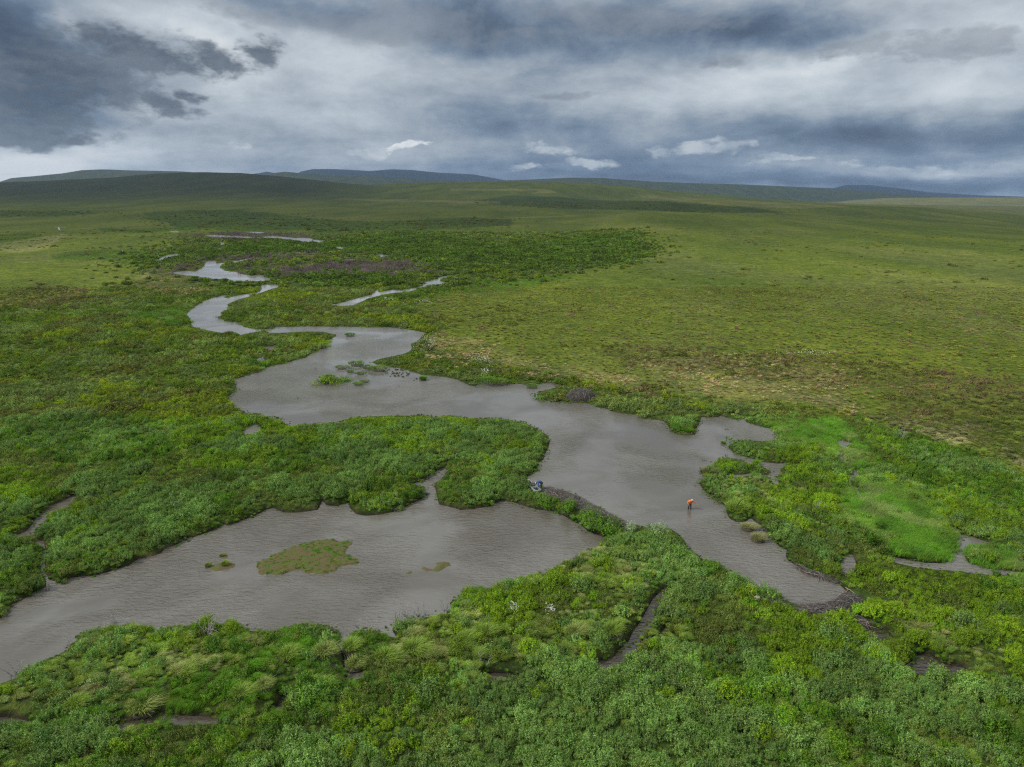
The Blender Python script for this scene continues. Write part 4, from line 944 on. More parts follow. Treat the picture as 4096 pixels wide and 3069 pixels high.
for e_, s in ((A, -1), (B, 1)):
    n_ = dv.cross(Vector((0, 0, 1))).normalized(); bm = bmesh.new(); M0 = Matrix.Translation(e_ + dv*s*.2) @ Matrix((dv, n_, Vector((0, 0, 1)))).transposed().to_4x4()
    bmesh.ops.create_uvsphere(bm, u_segments=12, v_segments=8, radius=1, matrix=M0 @ Matrix.Diagonal((.24, .10, .02, 1)))
    me = bpy.data.meshes.new("blade"); bm.to_mesh(me); bm.free(); link("blade", me, WHITE, pd)

# helicopter parked on the far left flat
HW = mat("white_paint", (.85, .85, .87), .3); HG = mat("helicopter_glass", (.02, .02, .035), .08); HM = mat("dark_metal", (.05, .05, .055), .5)
hp = at(242, 928, 0)
heli = empty("helicopter", hp, R(-50), label="small white helicopter parked on the grassy flat far to the left", cat="helicopter")
heli.scale = (1.4, 1.4, 1.4)
def lathe_x(name, prof, m, parent, seg=16, sq=(1, 1)):
    V = []; F = []
    for (x, ry, rz_, zc) in prof:
        for k in range(seg):
            a = 2*math.pi*k/seg; V.append((x, ry*math.cos(a), zc + rz_*math.sin(a)))
    for i in range(len(prof)-1):
        for k in range(seg): k2 = (k+1) % seg; F.append((i*seg+k, i*seg+k2, (i+1)*seg+k2, (i+1)*seg+k))
    F.append(tuple(range(seg))[::-1]); F.append(tuple(range((len(prof)-1)*seg, len(prof)*seg)))
    me = bpy.data.meshes.new(name); me.from_pydata(V, [], F); me.update(); me.polygons.foreach_set('use_smooth', [True]*len(me.polygons)); return link(name, me, m, parent)
fus = lathe_x("fuselage", [(2.3, .08, .10, 1.15), (2.1, .42, .40, 1.25), (1.5, .72, .72, 1.45), (.6, .88, .95, 1.6), (-.5, .88, .98, 1.65), (-1.3, .68, .80, 1.8), (-2.1, .34, .42, 2.0), (-2.5, .2, .24, 2.05)], HW, heli)
lathe_x("tail_boom", [(-2.4, .2, .22, 2.05), (-4.5, .14, .15, 2.15), (-6.6, .08, .09, 2.25)], HW, heli)
lathe_x("windscreen", [(2.22, .25, .22, 1.42), (1.9, .56, .46, 1.56), (1.3, .79, .66, 1.72), (.9, .86, .74, 1.78)], HG, heli)
def boxm(name, parts, m, parent):
    bm = bmesh.new()
    for c, s, *rr in parts:
        M0 = Matrix.Translation(c) @ (Matrix.Rotation(rr[0], 4, rr[1]) if rr else Matrix.Identity(4)) @ Matrix.Diagonal((*s, 1)); bmesh.ops.create_cube(bm, size=1, matrix=M0)
    bmesh.ops.bevel(bm, geom=bm.edges[:], offset=min(min(s) for _, s, *_r in parts)*.2, segments=1, affect='EDGES')
    me = bpy.data.meshes.new(name); bm.to_mesh(me); bm.free(); return link(name, me, m, parent)
for s in (-1, 1):
    boxm("cabin_window", [((.15, s*.885, 1.9), (.75, .04, .5))], HG, heli)
    me = mesh_pl("skid", *tubes([(np.array([(1.9, s*1.0, .28), (1.5, s*1.0, .08), (-1.5, s*1.0, .08)]), np.full(3, .05)), (np.array([(.8, s*.5, .85), (.9, s*1.0, .1)]), np.full(2, .04)), (np.array([(-.8, s*.5, .85), (-.9, s*1.0, .1)]), np.full(2, .04))], 6)); link("skid", me, HM, heli)
boxm("tail_fin", [((-6.5, 0, 2.7), (.6, .06, 1.2)), ((-6.4, 0, 1.9), (.4, .06, .7))], HW, heli); boxm("stabiliser", [((-5.2, 0, 2.2), (.5, 2.0, .05))], HW, heli)
boxm("rotor_mast", [((-.2, 0, 2.85), (.22, .22, .7)), ((-.2, 0, 2.6), (1.4, .6, .4))], HM, heli)
for k in range(2):
    b = boxm("rotor_blade", [((2.05, 0, 0), (4.1, .34, .05))], HW, heli); b.location = (-.2, 0, 3.22); b.rotation_euler = (0, R(3), R(60 + 180*k))
for k in range(2):
    b = boxm("tail_rotor_blade", [((0, 0, .4), (.12, .03, .8))], HM, heli); b.location = (-6.6, .2, 2.3); b.rotation_euler = (0, R(30+180*k), 0)

# ------------------------------------------------------------------ beaver works: heaps of sticks on a mud core
BARK = [noisy("grey_stick", (.115, .105, .10), (.20, .188, .178), 9), noisy("brown_stick", (.055, .044, .036), (.10, .082, .068), 9), noisy("peeled_stick", (.36, .30, .22), (.27, .22, .155), 9)]
def stick_mesh(A, B, r0, seed, forks=0):
    r = np.random.default_rng(seed); n = 6; t = np.linspace(0, 1, n)[:, None]; q = np.array(A)*(1-t) + np.array(B)*t; ln = np.linalg.norm(np.array(B)-np.array(A))
    q[1:-1] += r.normal(0, ln*.035, (n-2, 3)); q[:, 2] += np.sin(t[:, 0]*math.pi)*ln*r.uniform(-.02, .08)
    ps = [(q, np.linspace(r0, r0*.5, n))]
    for _ in range(forks):
        i = r.integers(2, n-1); e = q[i] + (q[-1]-q[0])/ln*ln*.3 + r.normal(0, ln*.12, 3); ps.append((np.array([q[i], (q[i]+e)/2 + r.normal(0, .02, 3), e]), np.array([r0*.5, r0*.4, r0*.25])))
    return ps
def heap(name, label, catg, path, width, hgt, nbig, nsmall, seed, core=True, slen=(.7, 1.8), along=.4, z0=None, dirt=MUDM):
    """path: photo pixels; sticks laid over a ridge of mud"""
    r = np.random.default_rng(seed); W_ = [P(x, y, 0.0 if z0 is None else z0) for x, y in path]; c = sum(W_, Vector())/len(W_); zb = 0.0 if z0 is None else z0
    root = empty(name, (c.x, c.y, zb), label=label, cat=catg); L_ = [np.array((w.x-c.x, w.y-c.y)) for w in W_]
    seg = np.array([np.linalg.norm(L_[i+1]-L_[i]) for i in range(len(L_)-1)]) if len(L_) > 1 else np.array([0.01])
    cs = np.concatenate([[0], np.cumsum(seg)]); tot = cs[-1]
    def pt(s):
        i = min(int(np.searchsorted(cs, s, 'right'))-1, len(seg)-1); i = max(i, 0); t = (s-cs[i])/max(seg[i], 1e-6)
        a, b = (L_[i], L_[i+1]) if len(L_) > 1 else (L_[0], L_[0]+np.array([1., 0])); d = (b-a)/max(np.linalg.norm(b-a), 1e-6); return a + (b-a)*t if len(L_) > 1 else L_[0], d
    if core:
        V = []; F = []; m = max(int(tot/.35), 4); k = 13
        for i in range(m+1):
            p, d = pt(tot*i/m); nrm = np.array([-d[1], d[0]]); e = min(i, m-i)/m*2; hh = hgt*(.35+.65*min(1, e*3))*r.uniform(.85, 1.15)
            for j in range(k):
                u = j/(k-1)*2-1; q = p + nrm*u*width*.62*(.5+.5*min(1, e*4)); V.append((q[0]+r.normal(0, .03), q[1]+r.normal(0, .03), -.45 + (hh+.38)*(1-u*u)**.8 + r.normal(0, .03)))
        for i in range(m):
            for j in range(k-1): a = i*k+j; F.append((a, a+1, a+k+1, a+k))
        link("mud_core", mesh_pl("mud_core", V, F), dirt, root)
    def one(big):
        s = r.uniform(0, tot); p, d = pt(s); nrm = np.array([-d[1], d[0]]); u = r.uniform(-1, 1)*.85; e = min(s, tot-s)/max(tot, .1)*2
        zz = (hgt*(.4+.6*min(1, e*3)))*(1-u*u)**.7 + r.uniform(0, .10)
        ang_ = r.normal(0, .5) if r.uniform() < along else r.uniform(0, math.pi); dd = d*math.cos(ang_) + nrm*math.sin(ang_); sl = -np.sign(u)*abs(u)*.45*math.sin(ang_)*(1 if np.dot(dd, nrm) > 0 else 1)
        ln = r.uniform(*slen)*(1 if big else .6); D = np.array([dd[0], dd[1], -u*hgt/width*1.4*np.dot(dd, nrm) + r.normal(0, .10)]); D /= np.linalg.norm(D)
        C0 = np.array([p[0]+nrm[0]*u*width*.5, p[1]+nrm[1]*u*width*.5, zz]); return stick_mesh(C0 - D*ln/2, C0 + D*ln/2, r.uniform(.022, .04) if big else r.uniform(.009, .016), int(r.integers(1e9)), 1 if big and r.uniform() < .4 else 0)
    for i in range(nbig):
        link("stick", mesh_pl("stick", *tubes(one(True), 5)), BARK[int(r.choice(3, p=[.55, .33, .12]))], root)
    for k in range(2):
        ps = []
        for i in range(nsmall//2): ps += one(False)
        if ps:
            o = link("small_twigs", mesh_pl("small_twigs", *tubes(ps, 3)), BARK[k], root); o['kind'] = 'stuff'
    return root
z9 = lambda x, y: (2696+x*.6329, 2100+y*.6329)
z5 = lambda x, y: (2000+x*.6329, 1400+y*.6329)
z8 = lambda x, y: (1300+x*.6452, 2000+y*.6452)
z7 = lambda x, y: (x*.7056, 1900+y*.7056)
z4 = lambda x, y: (800+x*.7233, 1200+y*.7233)
z6 = lambda x, y: (2696+x*.6638, 1500+y*.6638)
heap("beaver_dam", "grey stick dam running from the raft between the river and the lower pond", "beaver dam", [z5(275, 888), z5(340, 925), z5(430, 955), z5(500, 990), z5(560, 1030), z5(640, 1070), z5(740, 1120), z5(800, 1140)], 3.2, .85, 95, 2000, 3, slen=(.6, 1.5))
heap("beaver_dam", "broad stick dam at the near end of the river, the widest of the dams", "beaver dam", [z9(770, 548), z9(860, 562), z9(950, 560), z9(1040, 545), z9(1110, 510), z9(1150, 460)], 2.5, .60, 90, 1000, 4)
heap("stick_pile", "tangle of long grey branches sliding from the dam into the small stream", "stick pile", [z9(1010, 560), z9(1090, 590), z9(1160, 620), z9(1225, 650)], 1.9, .40, 45, 260, 5, along=.85, slen=(1.1, 2.4), z0=-.25)
heap("beaver_dam", "dark stick dam under the leafy bush left of the broad dam", "beaver dam", [z9(462, 395), z9(500, 440), z9(560, 500), z9(640, 520), z9(720, 535)], 2.0, .55, 45, 360, 6)
heap("beaver_dam", "low thin line of twigs along the right bank of the river", "beaver dam", [z9(770, 262), z9(840, 300), z9(920, 330), z9(990, 352), z9(1030, 375)], 1.0, .28, 22, 200, 7)
# the lodge: a dome of sticks
lp = P(*z5(515, 325), 0.0); lodge = empty("beaver_lodge", (lp.x, lp.y + 1.6, 0), label="domed grey beaver lodge of heaped sticks on the far bank of the river", cat="beaver lodge")
r = np.random.default_rng(12); bm = bmesh.new(); bmesh.ops.create_icosphere(bm, subdivisions=4, radius=1)
for v in bm.verts:
    n_ = 1 + .08*math.sin(v.co.x*7)*math.cos(v.co.y*6) + r.normal(0, .012); v.co = Vector((v.co.x*2.75*n_, v.co.y*2.2*n_, max(v.co.z, -.2)*1.85*n_))
me = bpy.data.meshes.new("mud_core"); bm.to_mesh(me); bm.free(); me.polygons.foreach_set('use_smooth', [True]*len(me.polygons)); link("mud_core", me, MUDM, lodge)
def lodge_stick(big):
    th_ = r.uniform(0, 2*math.pi); el_ = math.asin(r.uniform(.02, 1)**.8*.97); n_ = np.array([math.cos(el_)*math.cos(th_), math.cos(el_)*math.sin(th_), math.sin(el_)])
    p = n_*np.array([2.8, 2.25, 1.9]); nn = n_/np.array([2.8, 2.25, 1.9]); nn /= np.linalg.norm(nn); down = np.array([0, 0, -1.]) - nn*(-nn[2]); down /= np.linalg.norm(down)+1e-6; sd = np.cross(nn, down)
    a = r.normal(0, .75); D = down*math.cos(a) + sd*math.sin(a); ln = r.uniform(.9, 2.2)*(1 if big else .55); p = p + nn*r.uniform(0, .10)
    return stick_mesh(p - D*ln/2, p + D*ln/2, r.uniform(.025, .042) if big else r.uniform(.012, .02), int(r.integers(1e9)), 1 if big and r.uniform() < .4 else 0)
for i in range(95): link("stick", mesh_pl("stick", *tubes(lodge_stick(True), 5)), BARK[int(r.choice(3, p=[.62, .33, .05]))], lodge)
for k in range(2):
    ps = []
    for i in range(420): ps += lodge_stick(False)
    o = link("small_twigs", mesh_pl("small_twigs", *tubes(ps, 3)), BARK[k], lodge); o['kind'] = 'stuff'

# ------------------------------------------------------------------ single bushes, tussocks, snags and mats one can point to
BIGB = [bush("foliage", 400+i, 1.0, 1.25, 150, 13, .12, .050, LEAF_S, .8, stems=True, lobes=6) for i in range(3)]
LOWB = [bush("foliage", 420+i, 1.0, .80, 110, 12, .09, .060, LEAF_S, .4, stems=True, lobes=6) for i in range(2)]
for a_, b_ in BIGB + LOWB: b_.materials.append(TWIG)
protoB = []
for k, (a_, b_) in enumerate(BIGB + LOWB):
    e_ = bpy.data.objects.new("willow_bush" if k < 3 else "birch_bush", None); f_ = bpy.data.objects.new("foliage", a_); g_ = bpy.data.objects.new("stem", b_); f_.parent = e_; g_.parent = e_; protoB.append((e_, f_, g_))
def put_bush(k, px, py, s, tint, label, hs=1.0, z=None):
    e0, f0, g0 = protoB[k]; e = e0.copy(); f = f0.copy(); g_ = g0.copy(); COL.objects.link(e); COL.objects.link(f); COL.objects.link(g_); f.parent = e; g_.parent = e
    # px,py is the middle of the bush in the photograph
    p = at(px, py + 10*s, 0); e.location = p - Vector((0, 0, .08)); e.rotation_euler = (0, 0, random.uniform(0, 6.28)); e.scale = (s, s, s*hs); f.color = (*[float(c_) for c_ in tint], 1)
    return tag(e, label, "bush", "bushes that stand out along the water")
FRESH = np.array((.080, .190, .040)); PALE = np.array((.190, .240, .150))
FRESH = np.array((.17, .32, .05)); PALE = np.array((.27, .38, .17))
T_ = dict(g=FRESH, s=SILV*1.0, y=YEL*1.0, p=PALE, w=WILL*1.15)
for k, (x, y), s, t, lab in [
 (0, z5(300, 960), 1.4, 'w', "green willow bush beside the raft, first on the stick dam"), (1, z5(460, 1010), 1.5, 'w', "round green willow on the pond side of the dam, beyond the two largest"),
 (2, z5(560, 1075), 1.9, 'w', "large green willow bush halfway along the stick dam"), (0, z5(668, 1128), 1.9, 'w', "large dark willow bush near the right end of the stick dam"),
 (3, z5(355, 1005), .6, 'g', "low bright bush at the foot of the dam above the pond"), (1, z5(850, 1145), 1.15, 'p', "tall pale flowering willow where the stick dam meets the near bank"),
 (2, z5(1020, 1165), 1.5, 'p', "broad pale-tipped willow at the corner of the near bank"), (0, z5(930, 1190), 1.2, 'g', "bright green willow between the two pale ones on the near bank"),
 (2, z9(600, 455), 1.35, 'g', "leafy bush growing on top of the dark stick dam"), (1, z9(220, 290), 1.6, 'w', "dark green willow at the river corner beside the small creek mouth"),
 (0, z9(390, 370), 1.3, 'g', "rounded willow between the creek mouth and the dark stick dam"), (1, z9(40, 210), 1.5, 'g', "tall leafy willow at the left of the creek mouth"),
 (3, z5(262, 290), 1.4, 'g', "bright leafy bush at the tip of the bank left of the lodge"), (4, z5(345, 275), 1.5, 'w', "dense low bush between the tip of the bank and the lodge"),
 (1, z7(1150, 850), 1.15, 'y', "yellow-green willow jutting highest above the near edge of the pond"), (2, z7(1310, 880), 1.0, 'y', "round yellow-green willow beside the tallest one on the pond edge"),
 (0, z7(640, 905), .85, 'y', "left one of a pair of yellow-green bushes at the pond edge"), (3, z7(715, 920), .85, 'y', "right one of a pair of yellow-green bushes at the pond edge"),
 (1, z7(830, 895), .85, 'y', "yellowish bush between the pair and the tallest willow"), (2, z7(510, 925), .9, 's', "grey-green willow at the muddy left end of the pond edge"),
 (0, z7(190, 1140), 1.1, 'g', "bright green bush on the pond edge near the left snag"), (1, z7(510, 1060), 1.0, 'g', "fresh green willow behind the grey snags of the left shore"),
 (2, z8(480, 800), 1.15, 's', "pale green willow right of the narrow outlet, below the white snags"), (3, z7(1850, 890), .7, 's', "small grey-green bush left of the narrow outlet"),
 (0, z8(1080, 560), 1.0, 'y', "yellow-green willow low on the slanting near bank of the pond"), (1, z8(900, 590), .9, 'y', "yellow-green willow at the left foot of the slanting bank"),
 (2, z8(1600, 560), 1.5, 's', "big silvery willow in the middle of the near bank"), (0, z8(1300, 1220), 1.0, 'y', "yellow willow standing out in the foreground thicket"),
 (1, z8(830, 800), 1.3, 's', "tall silvery willow in the grass of the near bank"), (2, z8(1950, 1080), 1.7, 's', "wide silvery willow below the creek in the foreground"),
 (0, z9(970, 700), 1.6, 's', "silvery willow in the thicket below the broad dam"), (1, z9(1620, 990), 1.5, 's', "silvery willow in front of the small dark pool"),
 (2, z9(2000, 1265), 1.2, 's', "pale grey-green willow at the lower right"), (0, z9(1840, 640), 1.4, 's', "silvery willow on the right bank above the dark pool"),
 (1, z6(1400, 470), 1.8, 'w', "dark green willow clump right of the bright sedge meadow"), (2, z6(1290, 590), 1.4, 's', "grey-green willow by the meadow creek"),
 (0, z6(1390, 640), 1.2, 's', "silvery willow next to the grey-green one by the meadow creek"), (3, z6(700, 555), 1.2, 'y', "yellow birch bush over the inlet on the right bank"),
 (4, z6(660, 455), 1.5, 'w', "low dark bush along the inlet behind the bank island"), (3, z6(430, 420), 1.1, 'y', "yellow-green bush at the mouth of the backwater"),
 (1, z7(480, 80), 1.2, 's', "silvery willow beside the little creek on the left"), (2, z7(560, 1440), 1.3, 's', "grey-green willow over the dark ditch at the lower left"),
 (3, z4(705, 415), 3.1, 'y', "bushy green islet standing in the upper river, larger one"), (4, z4(792, 422), 1.9, 'g', "small bushy islet right beside the larger one in the upper river"),
 (3, z4(380, 690), .9, 'y', "yellow-green bush on the left bank by the small flooded gap"), (4, z6(210, 590), 1.0, 'y', "pale yellow-green bush at the tip of the bank island"),
 (3, z6(330, 570), 1.25, 'w', "green bush in the middle of the bank island"), (4, z6(500, 580), 1.0, 'w', "green bush at the right end of the bank island")]:
    put_bush(k, x, y, s, T_[t], lab, random.uniform(.85, 1.1))
# tussocks standing in the water
TUSM = [tussock("blades", 500+i, 640, .52, .40, .14, .30, .024, LEAF_S, .10) for i in range(3)]
TUSF = [tussock("blades", 520+i, 300, .26, .60, .05, .22, .03, LEAF_S, .12) for i in range(3)]
def put_tussock(px, py, s, tint, label, hs=1.0, grp="grass tussocks standing in the water"):
    p = P(px, py, 0.0); lv = -.3 if (py > 2150 and px < 2400) else 0.0; p = P(px, py, lv)
    root = empty("sedge_tussock", (p.x, p.y, lv), random.uniform(-.5, .5), label=label, cat="tussock", group=grp)
    b = link("blades", random.choice(TUSF if hs < .5 else TUSM), None, root); b.scale = (s*random.uniform(.7, 1.3), s*random.uniform(.8, 1.1), s*(1.1 if hs < .5 else hs)); b.location.z = .12*s; b.color = (*[float(c_) for c_ in tint], 1)
    bm = bmesh.new(); bmesh.ops.create_icosphere(bm, subdivisions=3, radius=1)
    for v in bm.verts: v.co = Vector((v.co.x*.42*s, v.co.y*.42*s, v.co.z*(.05 if hs < .5 else .22)*s + .02))*(1+random.uniform(-.05, .05))
    me = bpy.data.meshes.new("root_mound"); bm.to_mesh(me); bm.free(); link("root_mound", me, MUDM, root)
    return root
put_tussock(*z5(1568, 1135), 1.6, DRYG*.75, "pale shaggy tussock in the river right of the wading person, farther of two")
put_tussock(*z5(1628, 1205), 1.75, DRYG*.65, "pale shaggy tussock in the river, nearer of two right of the wading person")
put_tussock(*z5(1180, 525), 1.9, SEDG*.9, "green tussock at the end of the grassy point where the backwater opens")
put_tussock(*z5(1100, 485), 1.5, GRAS, "grassy hummock at the grassy point, behind the green one")
put_tussock(*z5(1410, 592), .9, SEDG, "small dark green tussock in the mouth of the backwater")
put_tussock(*z5(1320, 398), 2.3, SEDG*.8, "wide green hummock on the far shore of the backwater, left of the meadow")
put_tussock(*z5(1450, 400), 2.0, SEDG*.8, "green hummock on the far shore of the backwater, middle one")
put_tussock(*z5(1215, 440), 1.9, GRAS, "green hummock at the left corner of the backwater")
put_tussock(*z5(1500, 1020), 2.6, GRAS*1.05, "big rounded grass hummock at the edge of the right bank")
put_tussock(*z5(1320, 780), 1.8, DRYG*.55, "pale grassy tuft at the left tip of the bank island")
put_tussock(*z4(1232, 443), 1.8, SEDG*.8, "small round tussock in the upper river below the grassy spit")
for i, (x, y, s, lab) in enumerate([(830, 200, 1.3, "grassy islet in the upper reach near the far bend"), (785, 380, 1.1, "small tussock behind the bushy islet"),
   (865, 362, 1.5, "tussock left of the grassy spit, farthest of the drowned cluster"), (925, 378, 1.1, "tussock in the drowned cluster off the grassy spit, nearer the spit"), (985, 390, 1.5, "low tussock closest to the tip of the grassy spit"),
   (888, 412, .9, "tiny tussock in the middle of the drowned cluster"), (832, 400, .7, "tiny dark tussock right of the bushy islet"), (912, 455, .8, "small tussock at the near edge of the drowned cluster"),
   (875, 470, .8, "small grey tussock lowest in the drowned cluster"), (1600, 462, 1.8, "flat grassy islet along the far bank, left part"), (1655, 466, 1.6, "flat grassy islet along the far bank, right part"), (1835, 485, 1.2, "dark tussock at the mouth of the cove left of the lodge"),
   (715, 435, 1.2, "grassy tuft fringing the near side of the bushy islet")]):
    put_tussock(*z4(x, y), s*2.1, (SEDG, GRAS, WILL*1.2)[i % 3]*.8, lab, .45)
put_tussock(*z7(1180, 520), .8, OLIV, "left tuft of the small weedy islet in the lower pond"); put_tussock(*z7(1275, 515), 1.1, OLIV*1.1, "right tuft of the small weedy islet in the lower pond")
put_tussock(*z7(1260, 462), .6, OLIV, "tiny tuft behind the small weedy islet in the lower pond")
for i, (x, y, s, lab) in enumerate([(165, 960, 2.3, "big drooping hummock at the right of the narrow outlet, upper one"), (190, 1040, 2.3, "big drooping hummock at the right of the narrow outlet, lower one"), (380, 1040, 2.4, "shaggy hummock with a pale skirt in the near grass"),
   (560, 990, 2.6, "large shaggy hummock with brown dead leaves at its foot"), (620, 1020, 2.2, "brown-skirted hummock right of the largest one"), (1000, 880, 2.3, "windblown bright tussock in the middle of the near bank"), (880, 920, 2.1, "windblown tussock left of the bright one"),
   (1550, 880, 2.4, "bright tussock near the creek"), (1780, 850, 2.8, "rounded grass hummock beside the creek")]):
    X_, Y_ = z8(x, y); q = put_tussock(X_, Y_, s*.8, (GRAS*1.1, DRYG*.35+GRAS*.6, GRAS)[i % 3], lab, grp="shaggy hummocks in the near grass"); q.location.z = at(X_, Y_).z
for i, (x, y, s, lab) in enumerate([(1850, 1060, 2.6, "drooping hummock left of the narrow outlet"), (1640, 1080, 2.2, "pale hummock in the bright grass left of the outlet"), (820, 1340, 2.8, "long-haired hummock hanging over the dark ditch"),
   (440, 1370, 2.4, "green hummock with a pale foot over the dark ditch"), (1500, 1260, 2.2, "green hummock in the lower left grass"), (1380, 1300, 2.0, "grassy mound beside the bright patch at the lower left")]):
    X_, Y_ = z7(x, y); q = put_tussock(X_, Y_, s*.8, (DRYG*.35+GRAS*.6, GRAS*1.1)[i % 2], lab, grp="shaggy hummocks in the near grass"); q.location.z = at(X_, Y_).z
# bare snags
SNAG = [twiggy("branches", 600+i, 7, 1.15, .35, .028, SILVER) for i in range(4)]
DSNAG = [twiggy("branches", 620+i, 6, .7, .3, .018, TWIG) for i in range(2)]
def snag(px, py, s, lab, dark=False):
    p = P(px, py, -.3 if py > 2150 and px < 2400 else 0.0); o = link("dead_shrub", random.choice(DSNAG if dark else SNAG)); o.location = (p.x, p.y, max(p.z, at(px, py).z)); o.scale = (s, s, s); o.rotation_euler = (0, 0, random.uniform(0, 6.28))
    return tag(o, lab, "dead shrub", "bare dead shrubs at the water's edge")
for (x, y), s, lab in [(z8(445, 745), 1.25, "tall white bare shrub right of the narrow outlet, left of its row"), (z8(520, 735), 1.35, "tallest white bare shrub of the row right of the outlet"), (z8(580, 730), 1.15, "white bare shrub at the right end of the row by the outlet"),
   (z8(628, 735), .6, "short pale stump standing off the row of bare shrubs"), (z8(745, 690), 1.1, "white snag with stout limbs on the small grassy islet"), (z8(865, 705), .9, "grey fallen snag in the flooded corner"), (z8(210, 820), .8, "pale snag at the right lip of the narrow outlet"),
   (z8(290, 815), .7, "small bare snag beyond the right lip of the outlet"), (z8(160, 850), .7, "bare twigs in the mouth of the outlet"), (z7(1890, 900), .9, "bare grey twigs at the left lip of the outlet"), (z7(1450, 895), .7, "bare twigs on the pond edge below the round yellow willow"),
   (z7(660, 840), .9, "white snag in the pond in front of the yellow-green pair"), (z7(715, 850), .6, "slim stub right of the white snag in the pond"), (z7(590, 880), .7, "small grey snag at the muddy edge"), (z7(80, 1135), 1.2, "spreading white snag in the pond at the far left"),
   (z7(1180, 960), 1.4, "wide bare shrub lying under the tallest yellow willow"), (z7(1020, 930), 1.1, "bare purple-grey shrub left of the tallest yellow willow"), (z7(400, 970), .8, "slim bare shrub on the left mud edge"),
   (z8(980, 1050), 1.1, "upright grey snag in the near grass"), (z8(1300, 990), .9, "thin grey twigs in the near grass"), (z8(1120, 620), .7, "pale snag on the slanting near bank"), (z7(1000, 215), 1.1, "silver dead shrub in the thicket on the left bank"),
   (z7(895, 370), .9, "bare shrub on the pond bank of the left thicket"), (z6(1370, 400), 1.3, "white bare shrub top right of the sedge meadow"), (z6(1500, 480), 1.2, "white bare shrub in the dark clump right of the meadow"), (z6(880, 850), 1.2, "grey bare shrub on the right bank")]:
    snag(x, y, s, lab)
for (x, y), s, lab in [(z6(180, 520), 1.3, "dark bare shrub in the river above the bank island"), (z6(155, 585), .9, "dark twigs at the left tip of the bank island"), (z6(315, 490), 1.0, "dark bare twigs by the first inlet"), (z7(270, 655), 1.1, "dark drooping twigs where the left creek meets the pond"),
   (z7(30, 800), 1.1, "dark drowned twigs on the far left shore of the pond"), (z4(1265, 985), .9, "dark twigs at the narrow gap of the lower pond"), (z4(540, 545), .8, "black twigs sticking out of the middle of the upper river"),
   (z4(1100, 480), .8, "dark twigs below the grassy spit"), (z4(640, 385), .9, "dark stub left of the bushy islet"), (z4(700, 278), .7, "dark twig in the upper reach"), ((865, 1272), 1.2, "dark brush on the bend of the far reach"),
   (z8(1680, 312), .7, "dark stub at the right corner of the lower pond"), (z8(1550, 355), .7, "dark stub on the right shore of the lower pond")]:
    snag(x, y, s, lab, True)
# mossy mats just breaking the surface of the lower pond
MOSS = noisy("pond_moss", (.070, .088, .015), (.100, .070, .030), 1.1, .95, .6, 12, .44, .58)
SILTM = noisy("submerged_silt", (.15, .135, .10), (.19, .17, .13), 1.2, .9, .2)
def mat_island(name, pts, zc, lab, cat_, step=.12, hgt=.16, m=MOSS, rag=.8):
    pl = CAMW(pts, LOW); mn = pl.min(0)-.6; mx = pl.max(0)+.6; nx = int((mx[0]-mn[0])/step); ny = int((mx[1]-mn[1])/step)
    gx, gy = np.meshgrid(np.linspace(mn[0], mx[0], nx), np.linspace(mn[1], mx[1], ny)); gx = gx.ravel(); gy = gy.ravel()
    d = -sdist(gx, gy, pl, 3) + (fbm(gx, gy, .9, 4, 77)-.5)*1.6*rag; n_ = fbm(gx, gy, .45, 3, 79)
    z = np.where(d > 0, .01 + hgt*np.minimum(d/.5, 1)*(.25+n_), -.06)
    c = np.array([gx.mean(), gy.mean()]); V_ = np.stack([gx-c[0], gy-c[1], z], 1); i = (np.arange(ny-1)[:, None]*nx + np.arange(nx-1)[None]).ravel(); F_ = np.stack([i, i+1, i+nx+1, i+nx], 1)
    F_ = F_[(d[F_] > -.25).any(1)]; u, inv = np.unique(F_, return_inverse=True); o = link(name, mesh_np(name, V_[u], inv.reshape(F_.shape), True), m); o.location = (c[0], c[1], LOW); tag(o, lab, cat_); return gx[d > .2], gy[d > .2]
mpx = cat([Z(*Z7, [1450, 530, 1500, 480, 1560, 450, 1640, 410, 1720, 380, 1800, 368, 1900, 370, 1980, 372]), Z(*Z8, [80, 250, 170, 255, 160, 290, 110, 310, 150, 340, 170, 370, 250, 380, 200, 402, 110, 412, 60, 440, 0, 455]),
   Z(*Z7, [1900, 550, 1820, 570, 1760, 560, 1700, 530, 1640, 550, 1580, 575, 1500, 570, 1460, 555])])
mx_, my_ = mat_island("moss_island", mpx, 0, "large flat olive and brown moss island in the lower pond", "island")
mat_island("moss_mat", Z(*Z8, [680, 392, 710, 384, 775, 388, 780, 408, 745, 412, 735, 432, 700, 444, 672, 436, 690, 412, 700, 400]), 0, "small ring-shaped green moss mat in the lower pond, right of the moss island", "moss mat", rag=.35)
mat_island("moss_mat", Z(*Z8, [600, 405, 640, 418, 655, 436, 630, 442, 606, 425]), 0, "thin moss mat left of the ring-shaped one", "moss mat", rag=.5)
mat_island("moss_mat", Z(*Z8, [500, 450, 530, 440, 550, 448, 520, 462, 500, 462]), 0, "tiny moss mat farthest left of the small ones", "moss mat", rag=.4)
mat_island("weedy_islet", Z(*Z7, [1165, 525, 1185, 505, 1215, 520, 1240, 495, 1290, 490, 1345, 520, 1310, 530, 1250, 540, 1200, 540]), 0, "small dark weedy islet left of the moss island", "islet", rag=.7)
mat_island("weedy_islet", Z(*Z7, [1235, 460, 1270, 448, 1300, 470, 1260, 480]), 0, "tiny weedy islet behind the small one", "islet", rag=.5)
